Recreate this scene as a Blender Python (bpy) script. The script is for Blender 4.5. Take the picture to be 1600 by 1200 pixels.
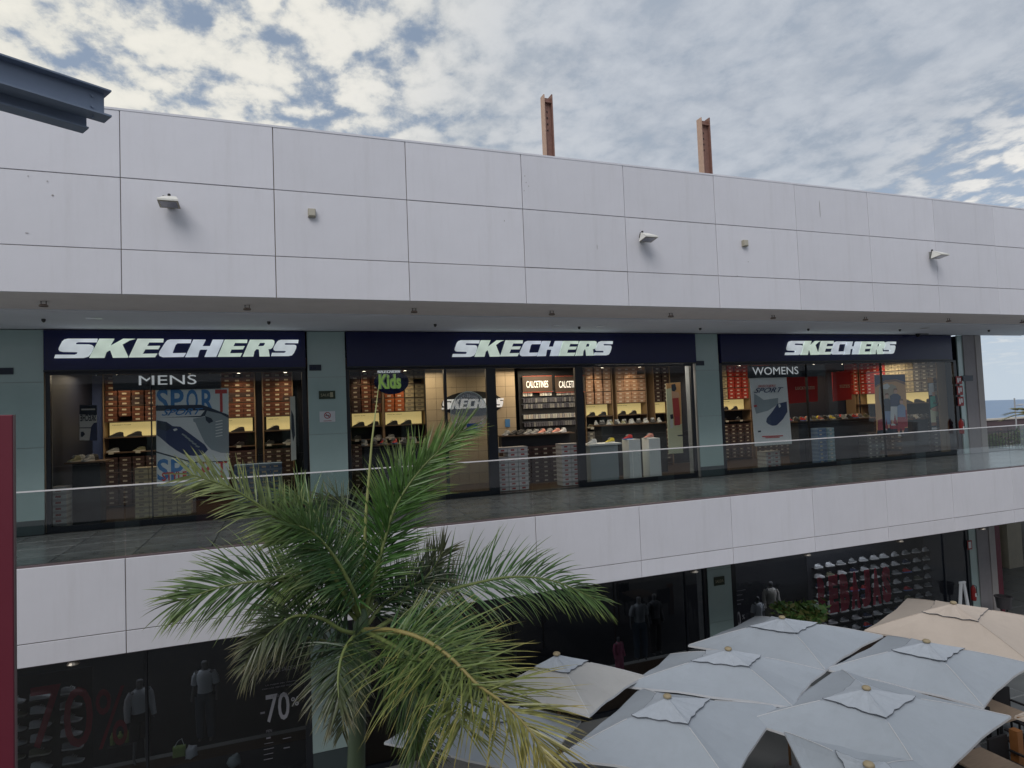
import bpy, math, random
from mathutils import Vector, Matrix
from mathutils.geometry import tessellate_polygon
random.seed(7)
scene = bpy.context.scene
col = scene.collection
for o in list(bpy.data.objects): bpy.data.objects.remove(o)

# ------------------------------------------------------------------ camera
F_PX = 986.1
yaw, pitch, roll = 0.3511, 0.0432, 0.0395
cy_, sy_ = math.cos(yaw), math.sin(yaw); cp_, sp_ = math.cos(pitch), math.sin(pitch); cr_, sr_ = math.cos(roll), math.sin(roll)
RC = Matrix(((cy_, sy_, 0), (-sy_, cy_, 0), (0, 0, 1))) @ Matrix(((1, 0, 0), (0, cp_, -sp_), (0, sp_, cp_))) @ Matrix(((cr_, 0, sr_), (0, 1, 0), (-sr_, 0, cr_)))
right, fwd, up = RC.col[0], RC.col[1], RC.col[2]
cam_d = bpy.data.cameras.new('camera'); cam = bpy.data.objects.new('camera', cam_d); col.objects.link(cam)
cam.matrix_world = Matrix(((right[0], up[0], -fwd[0], 0), (right[1], up[1], -fwd[1], 0), (right[2], up[2], -fwd[2], 0), (0, 0, 0, 1)))
cam_d.sensor_width = 36; cam_d.lens = 36 * F_PX / 1600; cam_d.clip_start = 0.05; cam_d.clip_end = 9000
scene.camera = cam
scene.render.resolution_x, scene.render.resolution_y = 1024, 768

# ------------------------------------------------------------------ sky
SUN_EL, SUN_AZ = math.radians(42), math.radians(-48)      # azimuth from +Y towards +X
sun_dir = Vector((math.cos(SUN_EL) * math.sin(SUN_AZ), math.cos(SUN_EL) * math.cos(SUN_AZ), math.sin(SUN_EL)))
w = bpy.data.worlds.new('World'); scene.world = w; w.use_nodes = True
nt = w.node_tree; N = nt.nodes; L = nt.links
for n in list(N): N.remove(n)
def nd(t, **k):
    n = N.new(t)
    for a, v in k.items(): setattr(n, a, v)
    return n
def mth(op, a, b=None, c=None, clamp=False):
    n = nd('ShaderNodeMath', operation=op); n.use_clamp = clamp
    for i, v in enumerate((a, b, c)):
        if v is None: continue
        if isinstance(v, (int, float)): n.inputs[i].default_value = v
        else: L.new(v, n.inputs[i])
    return n.outputs[0]
def mixc(f, a, b):
    n = nd('ShaderNodeMix', data_type='RGBA')
    for i, v in ((0, f), (6, a), (7, b)):
        if isinstance(v, (int, float)): n.inputs[i].default_value = v
        elif isinstance(v, tuple): n.inputs[i].default_value = (*v, 1)
        else: L.new(v, n.inputs[i])
    return n.outputs[2]
def sstep(v, a, b):
    n = nd('ShaderNodeMapRange', interpolation_type='SMOOTHSTEP'); L.new(v, n.inputs[0])
    n.inputs[1].default_value = a; n.inputs[2].default_value = b
    return n.outputs[0]
tc = nd('ShaderNodeTexCoord'); sep = nd('ShaderNodeSeparateXYZ'); L.new(tc.outputs['Generated'], sep.inputs[0])
X, Y, Z = sep.outputs
zc = mth('MAXIMUM', Z, 0.0); den = mth('ADD', zc, 0.16)
px = mth('DIVIDE', X, den); py = mth('DIVIDE', Y, den)
cmb = nd('ShaderNodeCombineXYZ'); L.new(px, cmb.inputs[0]); L.new(py, cmb.inputs[1])
def noise(scale, detail, rough, src=None, dist=0.0, off=(0, 0, 0), st=(1, 1, 1), rz=0):
    mp = nd('ShaderNodeMapping'); L.new(src or cmb.outputs[0], mp.inputs[0]); mp.inputs['Location'].default_value = off; mp.inputs['Scale'].default_value = st; mp.inputs['Rotation'].default_value = (0, 0, rz)
    n = nd('ShaderNodeTexNoise'); L.new(mp.outputs[0], n.inputs[0]); n.inputs['Scale'].default_value = scale; n.inputs['Detail'].default_value = detail; n.inputs['Roughness'].default_value = rough; n.inputs['Distortion'].default_value = dist
    return n.outputs[0]
sky = nd('ShaderNodeTexSky', sky_type='NISHITA', sun_disc=False, sun_elevation=SUN_EL, sun_rotation=SUN_AZ)
skyc = nd('ShaderNodeMix', data_type='RGBA', blend_type='MULTIPLY'); skyc.inputs[0].default_value = 1; L.new(sky.outputs[0], skyc.inputs[6]); skyc.inputs[7].default_value = (0.75, 0.72, 0.72, 1)
K = 10.0                                                # background strength is 0.1
def c(r, g, b): return (r * K, g * K, b * K)
bluemix = mixc(0.9, skyc.outputs[2], mixc(sstep(Z, 0.02, 0.5), c(.36, .44, .55), c(.20, .255, .34)))
big = noise(0.8, 3, .5, off=(3.1, 1.7, 0))
med = noise(4.6, 10, .66, dist=.15, off=(5, 2, 0))
fine = noise(21, 8, .62, dist=.2, off=(1, 9, 0), st=(1, .7, 1), rz=.5)
sd = nd('ShaderNodeVectorMath', operation='DOT_PRODUCT'); L.new(tc.outputs['Generated'], sd.inputs[0]); sd.inputs[1].default_value = sun_dir
glow = sstep(sd.outputs['Value'], 0.35, 1.0)
# right-hand grey veil
az = mth('DIVIDE', X, mth('ADD', mth('ABSOLUTE', Y), 0.2))
veil = mth('MULTIPLY', sstep(az, 0.05, 0.55), mth('SUBTRACT', 1.0, mth('MULTIPLY', sstep(az, 0.75, 1.25), mth('SUBTRACT', 1.0, sstep(Z, .25, .42)))))
wv = nd('ShaderNodeTexNoise'); wv.inputs['Scale'].default_value = 7; wv.inputs['Detail'].default_value = 5; L.new(cmb.outputs[0], wv.inputs[0])
wa = nd('ShaderNodeVectorMath', operation='MULTIPLY_ADD'); L.new(wv.outputs['Color'], wa.inputs[0]); wa.inputs[1].default_value = (.22, .22, 0); L.new(cmb.outputs[0], wa.inputs[2])
vo = nd('ShaderNodeTexVoronoi', feature='SMOOTH_F1'); vo.inputs['Scale'].default_value = 12; vo.inputs['Smoothness'].default_value = .5; L.new(wa.outputs[0], vo.inputs[0])
cell = mth('SUBTRACT', 1.0, mth('MULTIPLY', vo.outputs['Distance'], 1.15))
fine = mth('ADD', mth('MULTIPLY', fine, .55), mth('MULTIPLY', mth('SUBTRACT', cell, .08), .45))
dens = mth('ADD', mth('ADD', mth('MULTIPLY', med, .50), mth('MULTIPLY', fine, .50)), mth('MULTIPLY', mth('SUBTRACT', big, .5), .35))
dens = mth('ADD', dens, mth('MULTIPLY', veil, .20))
dens = mth('ADD', dens, mth('MULTIPLY', glow, .10))
cov = sstep(dens, .395, .53)
thick = sstep(dens, .52, .70)
puff = mixc(sstep(mth('ADD', mth('MULTIPLY', fine, .5), mth('MULTIPLY', med, .5)), .36, .60), c(.30, .34, .40), c(.72, .70, .66))
puffw = mixc(mth('MULTIPLY', glow, .75), puff, c(.68, .66, .58))
greyc = mixc(sstep(mth('ADD', mth('MULTIPLY', med, .7), mth('MULTIPLY', fine, .3)), .38, .62), c(.28, .325, .39), c(.45, .49, .545))
cloudc = mixc(mth('MULTIPLY', veil, .92), puffw, greyc)
cloudc = mixc(mth('MULTIPLY', thick, mth('MULTIPLY', .55, mth('SUBTRACT', 1, glow))), cloudc, c(.36, .39, .44))
skyall = mixc(cov, bluemix, cloudc)
hz = mixc(sstep(Z, 0.0, 0.17), c(.42, .485, .55), skyall)
bg = nd('ShaderNodeBackground'); L.new(hz, bg.inputs[0]); bg.inputs[1].default_value = 0.1
wo = nd('ShaderNodeOutputWorld'); L.new(bg.outputs[0], wo.inputs[0])

sd_ = bpy.data.lights.new('sun', 'SUN'); sun = bpy.data.objects.new('sun', sd_); col.objects.link(sun)
sd_.energy = 1.15; sd_.angle = math.radians(35); sd_.color = (1, .97, .95)
sun.rotation_euler = Vector((-.55, -.75, .95)).to_track_quat('Z', 'Y').to_euler()
vs = scene.view_settings; vs.view_transform = 'Standard'; vs.look = 'None'; vs.exposure = 0.35; vs.gamma = 1; vs.use_curve_mapping = False
scene.cycles.max_bounces = 8; scene.cycles.transparent_max_bounces = 16

# ------------------------------------------------------------------ materials
M = {}
def mat(name, colr, rough=.6, metal=0, spec=.5, nz=0, nscale=8, bump=0, emit=None, es=1.0, coat=0, aniso=(1, 1, 1), stain=0):
    if name in M: return M[name]
    m = bpy.data.materials.new(name); m.use_nodes = True; t = m.node_tree; b = t.nodes['Principled BSDF']
    b.inputs['Base Color'].default_value = (*colr, 1); b.inputs['Roughness'].default_value = rough; b.inputs['Metallic'].default_value = metal
    b.inputs['Specular IOR Level'].default_value = spec; b.inputs['Coat Weight'].default_value = coat
    if nz or bump or stain:
        g = t.nodes.new('ShaderNodeTexCoord'); mp = t.nodes.new('ShaderNodeMapping'); mp.inputs['Scale'].default_value = aniso; t.links.new(g.outputs['Object'], mp.inputs[0])
        n = t.nodes.new('ShaderNodeTexNoise'); n.inputs['Scale'].default_value = nscale; n.inputs['Detail'].default_value = 6; n.inputs['Roughness'].default_value = .62; t.links.new(mp.outputs[0], n.inputs[0])
        src = None
        if nz:
            r = t.nodes.new('ShaderNodeMapRange'); r.inputs[1].default_value = .25; r.inputs[2].default_value = .75; r.inputs[3].default_value = 1 - nz; r.inputs[4].default_value = 1 + nz; t.links.new(n.outputs[0], r.inputs[0])
            mx = t.nodes.new('ShaderNodeVectorMath'); mx.operation = 'SCALE'; mx.inputs[0].default_value = colr; t.links.new(r.outputs[0], mx.inputs[3]); src = mx.outputs[0]
            rr = t.nodes.new('ShaderNodeMapRange'); rr.inputs[3].default_value = max(0, rough - .08); rr.inputs[4].default_value = min(1, rough + .12); t.links.new(n.outputs[0], rr.inputs[0]); t.links.new(rr.outputs[0], b.inputs['Roughness'])
        if stain:
            n2 = t.nodes.new('ShaderNodeTexNoise'); n2.inputs['Scale'].default_value = 1.3; n2.inputs['Detail'].default_value = 8; n2.inputs['Roughness'].default_value = .75; mp2 = t.nodes.new('ShaderNodeMapping'); mp2.inputs['Scale'].default_value = (3.2, 3.2, .35); t.links.new(g.outputs['Object'], mp2.inputs[0]); t.links.new(mp2.outputs[0], n2.inputs[0])
            r2 = t.nodes.new('ShaderNodeMapRange'); r2.inputs[1].default_value = .5; r2.inputs[2].default_value = .8; r2.inputs[3].default_value = 0; r2.inputs[4].default_value = stain; t.links.new(n2.outputs[0], r2.inputs[0])
            m2 = t.nodes.new('ShaderNodeMix'); m2.data_type = 'RGBA'; t.links.new(r2.outputs[0], m2.inputs[0])
            if src: t.links.new(src, m2.inputs[6])
            else: m2.inputs[6].default_value = (*colr, 1)
            m2.inputs[7].default_value = (colr[0] * .62, colr[1] * .6, colr[2] * .56, 1); src = m2.outputs[2]
        if src: t.links.new(src, b.inputs['Base Color'])
        if bump:
            bp = t.nodes.new('ShaderNodeBump'); bp.inputs['Strength'].default_value = bump; bp.inputs['Distance'].default_value = .02; t.links.new(n.outputs[0], bp.inputs['Height']); t.links.new(bp.outputs[0], b.inputs['Normal'])
    if emit:
        b.inputs['Emission Color'].default_value = (*emit, 1); b.inputs['Emission Strength'].default_value = es
    M[name] = m; return m
def glassmat(name, tint, refl=1.0, rough=.0, ior=1.5, dbl=1.5):
    m = bpy.data.materials.new(name); m.use_nodes = True; t = m.node_tree; t.nodes.remove(t.nodes['Principled BSDF'])
    tr = t.nodes.new('ShaderNodeBsdfTransparent'); tr.inputs[0].default_value = (*tint, 1)
    gl = t.nodes.new('ShaderNodeBsdfGlossy'); gl.inputs['Roughness'].default_value = rough; gl.inputs[0].default_value = (refl, refl, refl, 1)
    fr = t.nodes.new('ShaderNodeFresnel'); fr.inputs[0].default_value = ior
    ge = t.nodes.new('ShaderNodeNewGeometry'); inv = t.nodes.new('ShaderNodeMath'); inv.operation = 'SUBTRACT'; inv.inputs[0].default_value = 1; t.links.new(ge.outputs['Backfacing'], inv.inputs[1])
    mu = t.nodes.new('ShaderNodeMath'); mu.operation = 'MULTIPLY'; mu.use_clamp = True; t.links.new(fr.outputs[0], mu.inputs[0]); t.links.new(inv.outputs[0], mu.inputs[1])
    mv = t.nodes.new('ShaderNodeMath'); mv.operation = 'MULTIPLY'; mv.use_clamp = True; t.links.new(mu.outputs[0], mv.inputs[0]); mv.inputs[1].default_value = dbl
    mx = t.nodes.new('ShaderNodeMixShader'); t.links.new(mv.outputs[0], mx.inputs[0]); t.links.new(tr.outputs[0], mx.inputs[1]); t.links.new(gl.outputs[0], mx.inputs[2])
    t.links.new(mx.outputs[0], t.nodes['Material Output'].inputs[0]); M[name] = m; return m

m_panel = mat('white_fibre_cement', (.66, .655, .70), .62, nz=.045, nscale=1.2, bump=.06, stain=.22)
_t = m_panel.node_tree; _b = _t.nodes['Principled BSDF']; _l = _b.inputs['Base Color'].links[0]; _src = _l.from_socket
_oi = _t.nodes.new('ShaderNodeObjectInfo'); _r = _t.nodes.new('ShaderNodeMapRange'); _r.inputs[3].default_value = .955; _r.inputs[4].default_value = 1.03; _t.links.new(_oi.outputs['Random'], _r.inputs[0])
_v = _t.nodes.new('ShaderNodeVectorMath'); _v.operation = 'SCALE'; _t.links.new(_src, _v.inputs[0]); _t.links.new(_r.outputs[0], _v.inputs[3]); _t.links.new(_v.outputs[0], _b.inputs['Base Color'])
m_gap = mat('joint_brown', (.40, .34, .25), .9)
m_soffit = mat('soffit_plaster', (.76, .79, .86), .8, nz=.05, nscale=1.5)
m_strip = mat('soffit_edge_board', (.76, .71, .70), .7, nz=.06, nscale=3)
m_slab = mat('concrete', (.30, .30, .30), .85, nz=.1, nscale=3)
m_tile = mat('dark_porcelain', (.19, .192, .20), .2, nz=.25, nscale=3, spec=.5)
m_plaza = mat('plaza_tile', (.16, .17, .175), .3, nz=.2, nscale=2)
m_grout = mat('grout', (.05, .05, .05), .9); m_ground = mat('plaza_stone', (.30, .30, .295), .6, nz=.1, nscale=.6)
m_pillar = mat('green_glass_cladding', (.38, .50, .485), .16, nz=.06, nscale=1.5, coat=.4)
m_skirt = mat('dark_skirting', (.055, .075, .08), .35)
m_frame = mat('black_aluminium', (.012, .015, .022), .35)
m_sign = mat('navy_sign_band', (.012, .016, .075), .2, spec=.35)
m_black = mat('matt_black', (.01, .01, .012), .6)
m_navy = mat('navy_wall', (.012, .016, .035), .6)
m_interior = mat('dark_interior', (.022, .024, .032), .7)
m_wood = mat('dark_wood_floor', (.06, .035, .022), .35, nz=.3, nscale=10, aniso=(1, 8, 1))
m_steel = mat('brushed_steel', (.55, .54, .56), .25, metal=1)
m_channel = mat('brown_channel', (.16, .12, .13), .45, metal=.3)
m_rail = mat('polished_rail', (.82, .80, .81), .3, metal=.2)
m_white = mat('white_plastic', (.72, .71, .66), .5, nz=.05, nscale=20)
m_beige = mat('beige_plastic', (.36, .33, .26), .6)
m_rust = mat('red_oxide_paint', (.22, .115, .09), .6, nz=.25, nscale=14, stain=.5)
m_rust_lit = mat('lit_oxide_paint', (.48, .32, .24), .6, nz=.15, nscale=14, stain=.3)  # same oxide paint, lightened for the left flange that catches the light
m_beam = mat('blue_grey_steel_paint', (.17, .215, .30), .45, nz=.06, nscale=6)
m_maroon = mat('maroon_panel', (.15, .016, .034), .55, nz=.05, nscale=5)
m_fab = mat('grey_blue_canvas', (.34, .38, .43), .85, nz=.04, nscale=3.5, bump=.35, stain=.2)
m_fabw = mat('pale_grey_canvas', (.42, .42, .415), .85, nz=.04, nscale=3.5, bump=.35, stain=.2)
m_fabb = mat('beige_canvas', (.52, .45, .39), .85, nz=.04, nscale=3.5, bump=.35, stain=.2)
m_vent = mat('vent_canvas', (.38, .42, .475), .85, nz=.05, nscale=12, bump=.4)
m_hem = mat('canvas_hem', (.55, .56, .58), .8)
m_tan = mat('tan_knob', (.33, .27, .17), .6)
m_pole = mat('wood_pole', (.24, .12, .05), .5, nz=.2, nscale=6, aniso=(6, 6, .6))
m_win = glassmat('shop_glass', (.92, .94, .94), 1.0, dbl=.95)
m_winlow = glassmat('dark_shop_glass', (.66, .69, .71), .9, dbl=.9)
m_rglass = glassmat('railing_glass', (.80, .835, .83), .95, dbl=1.9)

# ------------------------------------------------------------------ helpers
WL = {}
def tag(o, label=None, cat=None, group=None, kind=None):
    if label: o['label'] = label
    if cat: o['category'] = cat
    if group: o['group'] = group
    if kind: o['kind'] = kind
    return o
def thing(name, label, cat, loc, group=None, kind=None):
    o = bpy.data.objects.new(name, None); col.objects.link(o); o.location = loc; o.empty_display_size = .1; WL[o] = Vector(loc)
    return tag(o, label, cat, group, kind)
def mesh(name, V, Fc, mats, mi=None, smooth=False):
    me = bpy.data.meshes.new(name); me.from_pydata([tuple(v) for v in V], [], Fc)
    for m in (mats if isinstance(mats, (list, tuple)) else [mats]): me.materials.append(m)
    if mi: me.polygons.foreach_set('material_index', mi)
    if smooth: me.polygons.foreach_set('use_smooth', [True] * len(me.polygons))
    me.update(); return me
def put(name, me, loc=(0, 0, 0), parent=None):
    o = bpy.data.objects.new(name, me); col.objects.link(o); loc = Vector(loc)
    WL[o] = loc
    if parent is not None: o.parent = parent; o.location = loc - WL[parent]
    else: o.location = loc
    return o
def obj(name, V, Fc, mats, parent=None, mi=None, smooth=False, base=None):
    """V in world coordinates."""
    V = [Vector(v) for v in V]
    if base is None:
        lo = [min(v[i] for v in V) for i in range(3)]; hi = [max(v[i] for v in V) for i in range(3)]
        base = Vector(((lo[0] + hi[0]) / 2, (lo[1] + hi[1]) / 2, lo[2]))
    return put(name, mesh(name, [v - base for v in V], Fc, mats, mi, smooth), base, parent)
class MB:
    def __init__(s): s.V = []; s.F = []; s.I = []
    def add(s, V, Fc, i=0):
        n = len(s.V); s.V += [Vector(v) for v in V]; s.F += [tuple(a + n for a in f) for f in Fc]; s.I += [i] * len(Fc)
    def box(s, x0, x1, y0, y1, z0, z1, i=0, bev=0):
        s.add([(x0, y0, z0), (x1, y0, z0), (x1, y1, z0), (x0, y1, z0), (x0, y0, z1), (x1, y0, z1), (x1, y1, z1), (x0, y1, z1)],
              [(0, 3, 2, 1), (4, 5, 6, 7), (0, 1, 5, 4), (1, 2, 6, 5), (2, 3, 7, 6), (3, 0, 4, 7)], i)
    def bevbox(s, x0, x1, y0, y1, z0, z1, b, i=0):
        # front face (y0) chamfered
        s.add([(x0, y0 + b, z0), (x1, y0 + b, z0), (x1, y0 + b, z1), (x0, y0 + b, z1), (x0 + b, y0, z0 + b), (x1 - b, y0, z0 + b), (x1 - b, y0, z1 - b), (x0 + b, y0, z1 - b),
               (x0, y1, z0), (x1, y1, z0), (x1, y1, z1), (x0, y1, z1)],
              [(4, 5, 6, 7), (0, 1, 5, 4), (1, 2, 6, 5), (2, 3, 7, 6), (3, 0, 4, 7), (8, 9, 1, 0), (9, 10, 2, 1), (10, 11, 3, 2), (11, 8, 0, 3), (9, 8, 11, 10)], i)
    def tube(s, pts, radii, n=8, i=0, caps=True):
        pts = [Vector(p) for p in pts]; rings = []
        if not isinstance(radii, (list, tuple)): radii = [radii] * len(pts)
        ref = None
        for k, p in enumerate(pts):
            t = (pts[min(k + 1, len(pts) - 1)] - pts[max(k - 1, 0)]).normalized()
            if ref is None: ref = Vector((0, 0, 1)) if abs(t.z) < .9 else Vector((1, 0, 0))
            a = t.cross(ref).normalized(); b2 = a.cross(t).normalized(); ref = b2
            rings.append([p + (a * math.cos(2 * math.pi * j / n) + b2 * math.sin(2 * math.pi * j / n)) * radii[k] for j in range(n)])
        V = [v for r in rings for v in r]; Fc = []
        for k in range(len(pts) - 1):
            for j in range(n):
                Fc.append((k * n + j, k * n + (j + 1) % n, (k + 1) * n + (j + 1) % n, (k + 1) * n + j))
        if caps: Fc.append(tuple(range(n - 1, -1, -1))); Fc.append(tuple((len(pts) - 1) * n + j for j in range(n)))
        s.add(V, Fc, i)
    def lathe(s, c, prof, n=16, i=0):
        V = []; Fc = []
        for r, z in prof:
            for j in range(n): V.append((c[0] + r * math.cos(2 * math.pi * j / n), c[1] + r * math.sin(2 * math.pi * j / n), c[2] + z))
        for k in range(len(prof) - 1):
            for j in range(n): Fc.append((k * n + j, k * n + (j + 1) % n, (k + 1) * n + (j + 1) % n, (k + 1) * n + j))
        s.add(V, Fc, i)
    def prism(s, polys, d, i=0, side=None):
        """polys: list of loops of world points in one plane (first outer, others holes); extruded by vector d"""
        loops = [[Vector(p) for p in lp] for lp in polys]
        tri = tessellate_polygon(loops); flat = [p for lp in loops for p in lp]; n = len(flat); d = Vector(d)
        V = flat + [p + d for p in flat]
        s.add(V, [tuple(t) for t in tri] + [(t[2] + n, t[1] + n, t[0] + n) for t in tri], i)
        st = 0; Fc = []
        for lp in loops:
            m = len(lp)
            for k in range(m): a = st + k; b2 = st + (k + 1) % m; Fc.append((a, b2, b2 + n, a + n))
            st += m
        s.add(V, Fc, i if side is None else side)
    def make(s, name, mats, parent=None, smooth=False, base=None): return obj(name, s.V, s.F, mats, parent, s.I, smooth, base)
def bx(name, x0, x1, y0, y1, z0, z1, m, parent=None, bev=0):
    b = MB()
    (b.bevbox(x0, x1, y0, y1, z0, z1, bev) if bev else b.box(x0, x1, y0, y1, z0, z1)); return b.make(name, m, parent)
def copy_tree(o, parent=None, loc=None):
    c2 = o.copy(); col.objects.link(c2)
    for k in list(o.children): copy_child(k, c2)
    if parent: c2.parent = parent
    if loc is not None: c2.location = loc
    WL[c2] = Vector(c2.location); return c2
def copy_child(k, par):
    d = k.copy(); col.objects.link(d); d.parent = par; d.matrix_parent_inverse = k.matrix_parent_inverse.copy()
    for g in list(k.children): copy_child(g, d)
def ray(px_, py_): return RC @ Vector(((px_ - 800) / F_PX, 1, -(py_ - 600) / F_PX))
def at(px_, py_, Yd): d = ray(px_, py_); return d * (Yd / d.y)
def atz(px_, py_, z): d = ray(px_, py_); return d * (z / d.z)
def atx(px_, py_, x): d = ray(px_, py_); return d * (x / d.x)
_fc = {}
def text_geo(txt, bold=0.0, shear=0, sx=1.0, space=1.0):
    k = (txt, bold, shear, sx, space)
    if k in _fc: return _fc[k]
    cu = bpy.data.curves.new('t', 'FONT'); cu.body = txt; cu.size = 1; cu.offset = bold; cu.shear = shear; cu.space_character = space; cu.resolution_u = 3
    o = bpy.data.objects.new('t', cu); col.objects.link(o); dg = bpy.context.evaluated_depsgraph_get(); me = o.evaluated_get(dg).to_mesh()
    V = [Vector((v.co.x * sx, v.co.y)) for v in me.vertices]; Fc = [tuple(p.vertices) for p in me.polygons]
    o.evaluated_get(dg).to_mesh_clear(); bpy.data.objects.remove(o); bpy.data.curves.remove(cu)
    x0 = min(v.x for v in V); x1 = max(v.x for v in V); y0 = min(v.y for v in V); y1 = max(v.y for v in V)
    V = [((v.x - x0) / (x1 - x0), (v.y - y0) / (y1 - y0)) for v in V]
    _fc[k] = (V, Fc); return _fc[k]
def text_on(name, txt, p0, p1, h, m, parent=None, bold=0.0, shear=0, nrm=(0, -1, 0), thick=.003, label=None, upv=(0, 0, 1), space=1.0):
    """text filling p0 -> p1 (bottom left to bottom right, world), height h"""
    V, Fc = text_geo(txt, bold, shear, 1, space); p0 = Vector(p0); p1 = Vector(p1); nrm = Vector(nrm) * thick; upv = Vector(upv)
    front = [p0 + (p1 - p0) * x + upv * (h * y) + nrm for x, y in V]
    b = MB(); b.add(front, Fc); back = [v - nrm for v in front]; ed = {}
    for f in Fc:
        for a, c2 in zip(f, f[1:] + f[:1]): ed[(a, c2)] = ed.get((a, c2), 0) + 1
    n = len(front); b2 = [(c2, a, a + n, c2 + n) for (a, c2) in ed if (c2, a) not in ed]
    b.add(front + back, b2)
    o = b.make(name, m, parent)
    if label: o['label'] = label
    return o
ORD = ['first', 'second', 'third', 'fourth', 'fifth', 'sixth', 'seventh', 'eighth', 'ninth', 'tenth', 'eleventh', 'twelfth', 'thirteenth', 'fourteenth', 'fifteenth', 'sixteenth']
# ------------------------------------------------------------------ dimensions
D = 9.94; YS = 13.12; ZF = -1.79; ZG = -7.0
Z_TOP, Z_H1, Z_H2, Z_BOT = 4.42, 3.46, 2.45, 1.83
K_TOP, K_H, K_BOT = -1.78, -2.75, -3.04
ZSF = 1.745; RAIL = -.80
X0, PW = -2.0346, 2.0
XL, XR = X0 - 3 * PW, X0 + 12 * PW
SHX = at(1497, 600, YS).x            # right end of the shops

# ------------------------------------------------------------------ setting
def struct(name, b, m, base=None): o = b.make(name, m, None, base=base); o['kind'] = 'structure'; return o
b = MB(); b.box(-60, 46, -40, 60, ZG - .5, ZG); ground = struct('ground', b, m_ground)
# plaza paving: tiles that show at the right edge
pt = mesh('paving_tile', [(-.49, -.49, 0), (.49, -.49, 0), (.49, .49, 0), (-.49, .49, 0), (-.48, -.48, .012), (.48, -.48, .012), (.48, .48, .012), (-.48, .48, .012)],
          [(4, 5, 6, 7), (0, 1, 5, 4), (1, 2, 6, 5), (2, 3, 7, 6), (3, 0, 4, 7)], m_plaza)
for i in range(8, 34):
    for j in range(4, 22):
        if i < 19 and j > 12: continue
        if i < 12 and j > 9: continue
        if i > 24 and j < 12: continue
        put('paving_tile', pt, (i + .5, j + .5, ZG + .002), ground)
sea = MB(); sea.add([(-900, 60, -62), (5200, 60, -62), (5200, 3600, -62), (-900, 3600, -62)], [(0, 1, 2, 3)])
m_sea = mat('sea_water', (.10, .19, .33), .35, nz=.15, nscale=.02); struct('sea', sea, m_sea)

# ------------------------------------------------------------------ the gallery building
bld = thing('shopping_gallery', 'two storey white panelled shopping gallery building with glass fronted shops behind the palm', 'building', (0, D + .05, ZG))
def fascia(rows, name):
    bk = MB(); bk.box(XL, XR, D + .03, D + .16, rows[-1] - .0, rows[0] - .01)
    sub = bk.make(name, m_gap, bld)
    g = .0055
    for r in range(len(rows) - 1):
        for j in range(-3, 12):
            x = X0 + j * PW
            b_ = MB(); b_.bevbox(x + g, x + PW - g, D + random.uniform(-.003, .003), D + .029, rows[r + 1] + (g if r < len(rows) - 2 else -.004), rows[r] - g, .004)
            b_.make('cladding_panel', m_panel, sub)
    return sub
fu = fascia([Z_TOP, Z_H1, Z_H2, Z_BOT], 'upper_fascia'); fl = fascia([K_TOP, K_H, K_BOT], 'lower_fascia')
# roof, coping, soffits, slab
bx('roof', XL, XR, D + .165, 26, Z_TOP - .5, Z_TOP - .25, m_slab, bld)
bx('coping', XL, XR, D - .008, D + .3, Z_TOP - .006, Z_TOP + .025, m_panel, bld)
b = MB(); b.add([(XL, D + .032, Z_BOT - .003), (XR, D + .032, Z_BOT - .003), (XR, 11.05, Z_BOT - .05), (XL, 11.05, Z_BOT - .05), (XL, D + .032, Z_BOT + .1), (XR, D + .032, Z_BOT + .1), (XR, 11.05, Z_BOT + .1), (XL, 11.05, Z_BOT + .1)],
      [(0, 3, 2, 1), (4, 5, 6, 7), (0, 1, 5, 4), (2, 3, 7, 6), (1, 2, 6, 5), (3, 0, 4, 7)]); b.make('soffit_edge', m_strip, bld)
bx('soffit', XL, XR, 11.055, YS + .02, ZSF + .008, ZSF + .3, m_soffit, bld)
bx('upper_ceiling', XL, SHX, YS + .021, 22, ZSF + .01, ZSF + .3, m_navy, bld)
bx('floor_slab', XL, 19.28, D + .17, 24, ZF - .5, ZF - .012, m_slab, bld); bx('floor_slab', 19.281, 40, D + .17, 13.91, ZF - .5, ZF - .012, m_slab, bld)
bx('lower_soffit', XL, XR, D + .035, D + .165, K_BOT - .02, K_BOT + .004, m_channel, bld)
bx('lower_ceiling', XL, 19, D + .17, 24, K_BOT + .01, K_BOT + .1, m_interior, bld)
tl = mesh('floor_tile', [(-.495, -.345, 0), (.495, -.345, 0), (.495, .345, 0), (-.495, .345, 0), (-.49, -.34, .011), (.49, -.34, .011), (.49, .34, .011), (-.49, .34, .011)],
          [(4, 5, 6, 7), (0, 1, 5, 4), (1, 2, 6, 5), (2, 3, 7, 6), (3, 0, 4, 7)], m_tile)
walk = bx('walkway', XL, 21.5, D + .17, YS + .02, ZF - .011, ZF - .009, m_grout, bld)
for i in range(-5, 21):
    for j in range(4): put('floor_tile', tl, (i + .5, D + .52 + .7 * j, ZF - .008), walk)

# the opposite wing, behind the viewpoint (mirrored in the shop glass)
opp = thing('opposite_wing', 'white and dark two storey wing of the gallery behind the viewpoint', 'building', (5, -5, ZG))
for z0, z1 in ((K_BOT, K_TOP), (Z_BOT, Z_TOP)): bx('fascia_band', -26, 40, -4.6, -4.3, z0, z1, m_panel, opp)
bx('wall', -26, 40, -8.2, -8.0, ZG, Z_TOP, m_interior, opp); bx('walkway_slab', -26, 40, -7.9, -4.61, K_TOP - .3, K_TOP, m_slab, opp); bx('roof', -26, 40, -20, -4.61, Z_BOT + .01, Z_BOT + .3, m_slab, opp)
for k in range(11): bx('pier', -24 + 6 * k, -23.2 + 6 * k, -7.99, -7.7, ZG, Z_BOT, m_pillar, opp)

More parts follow.
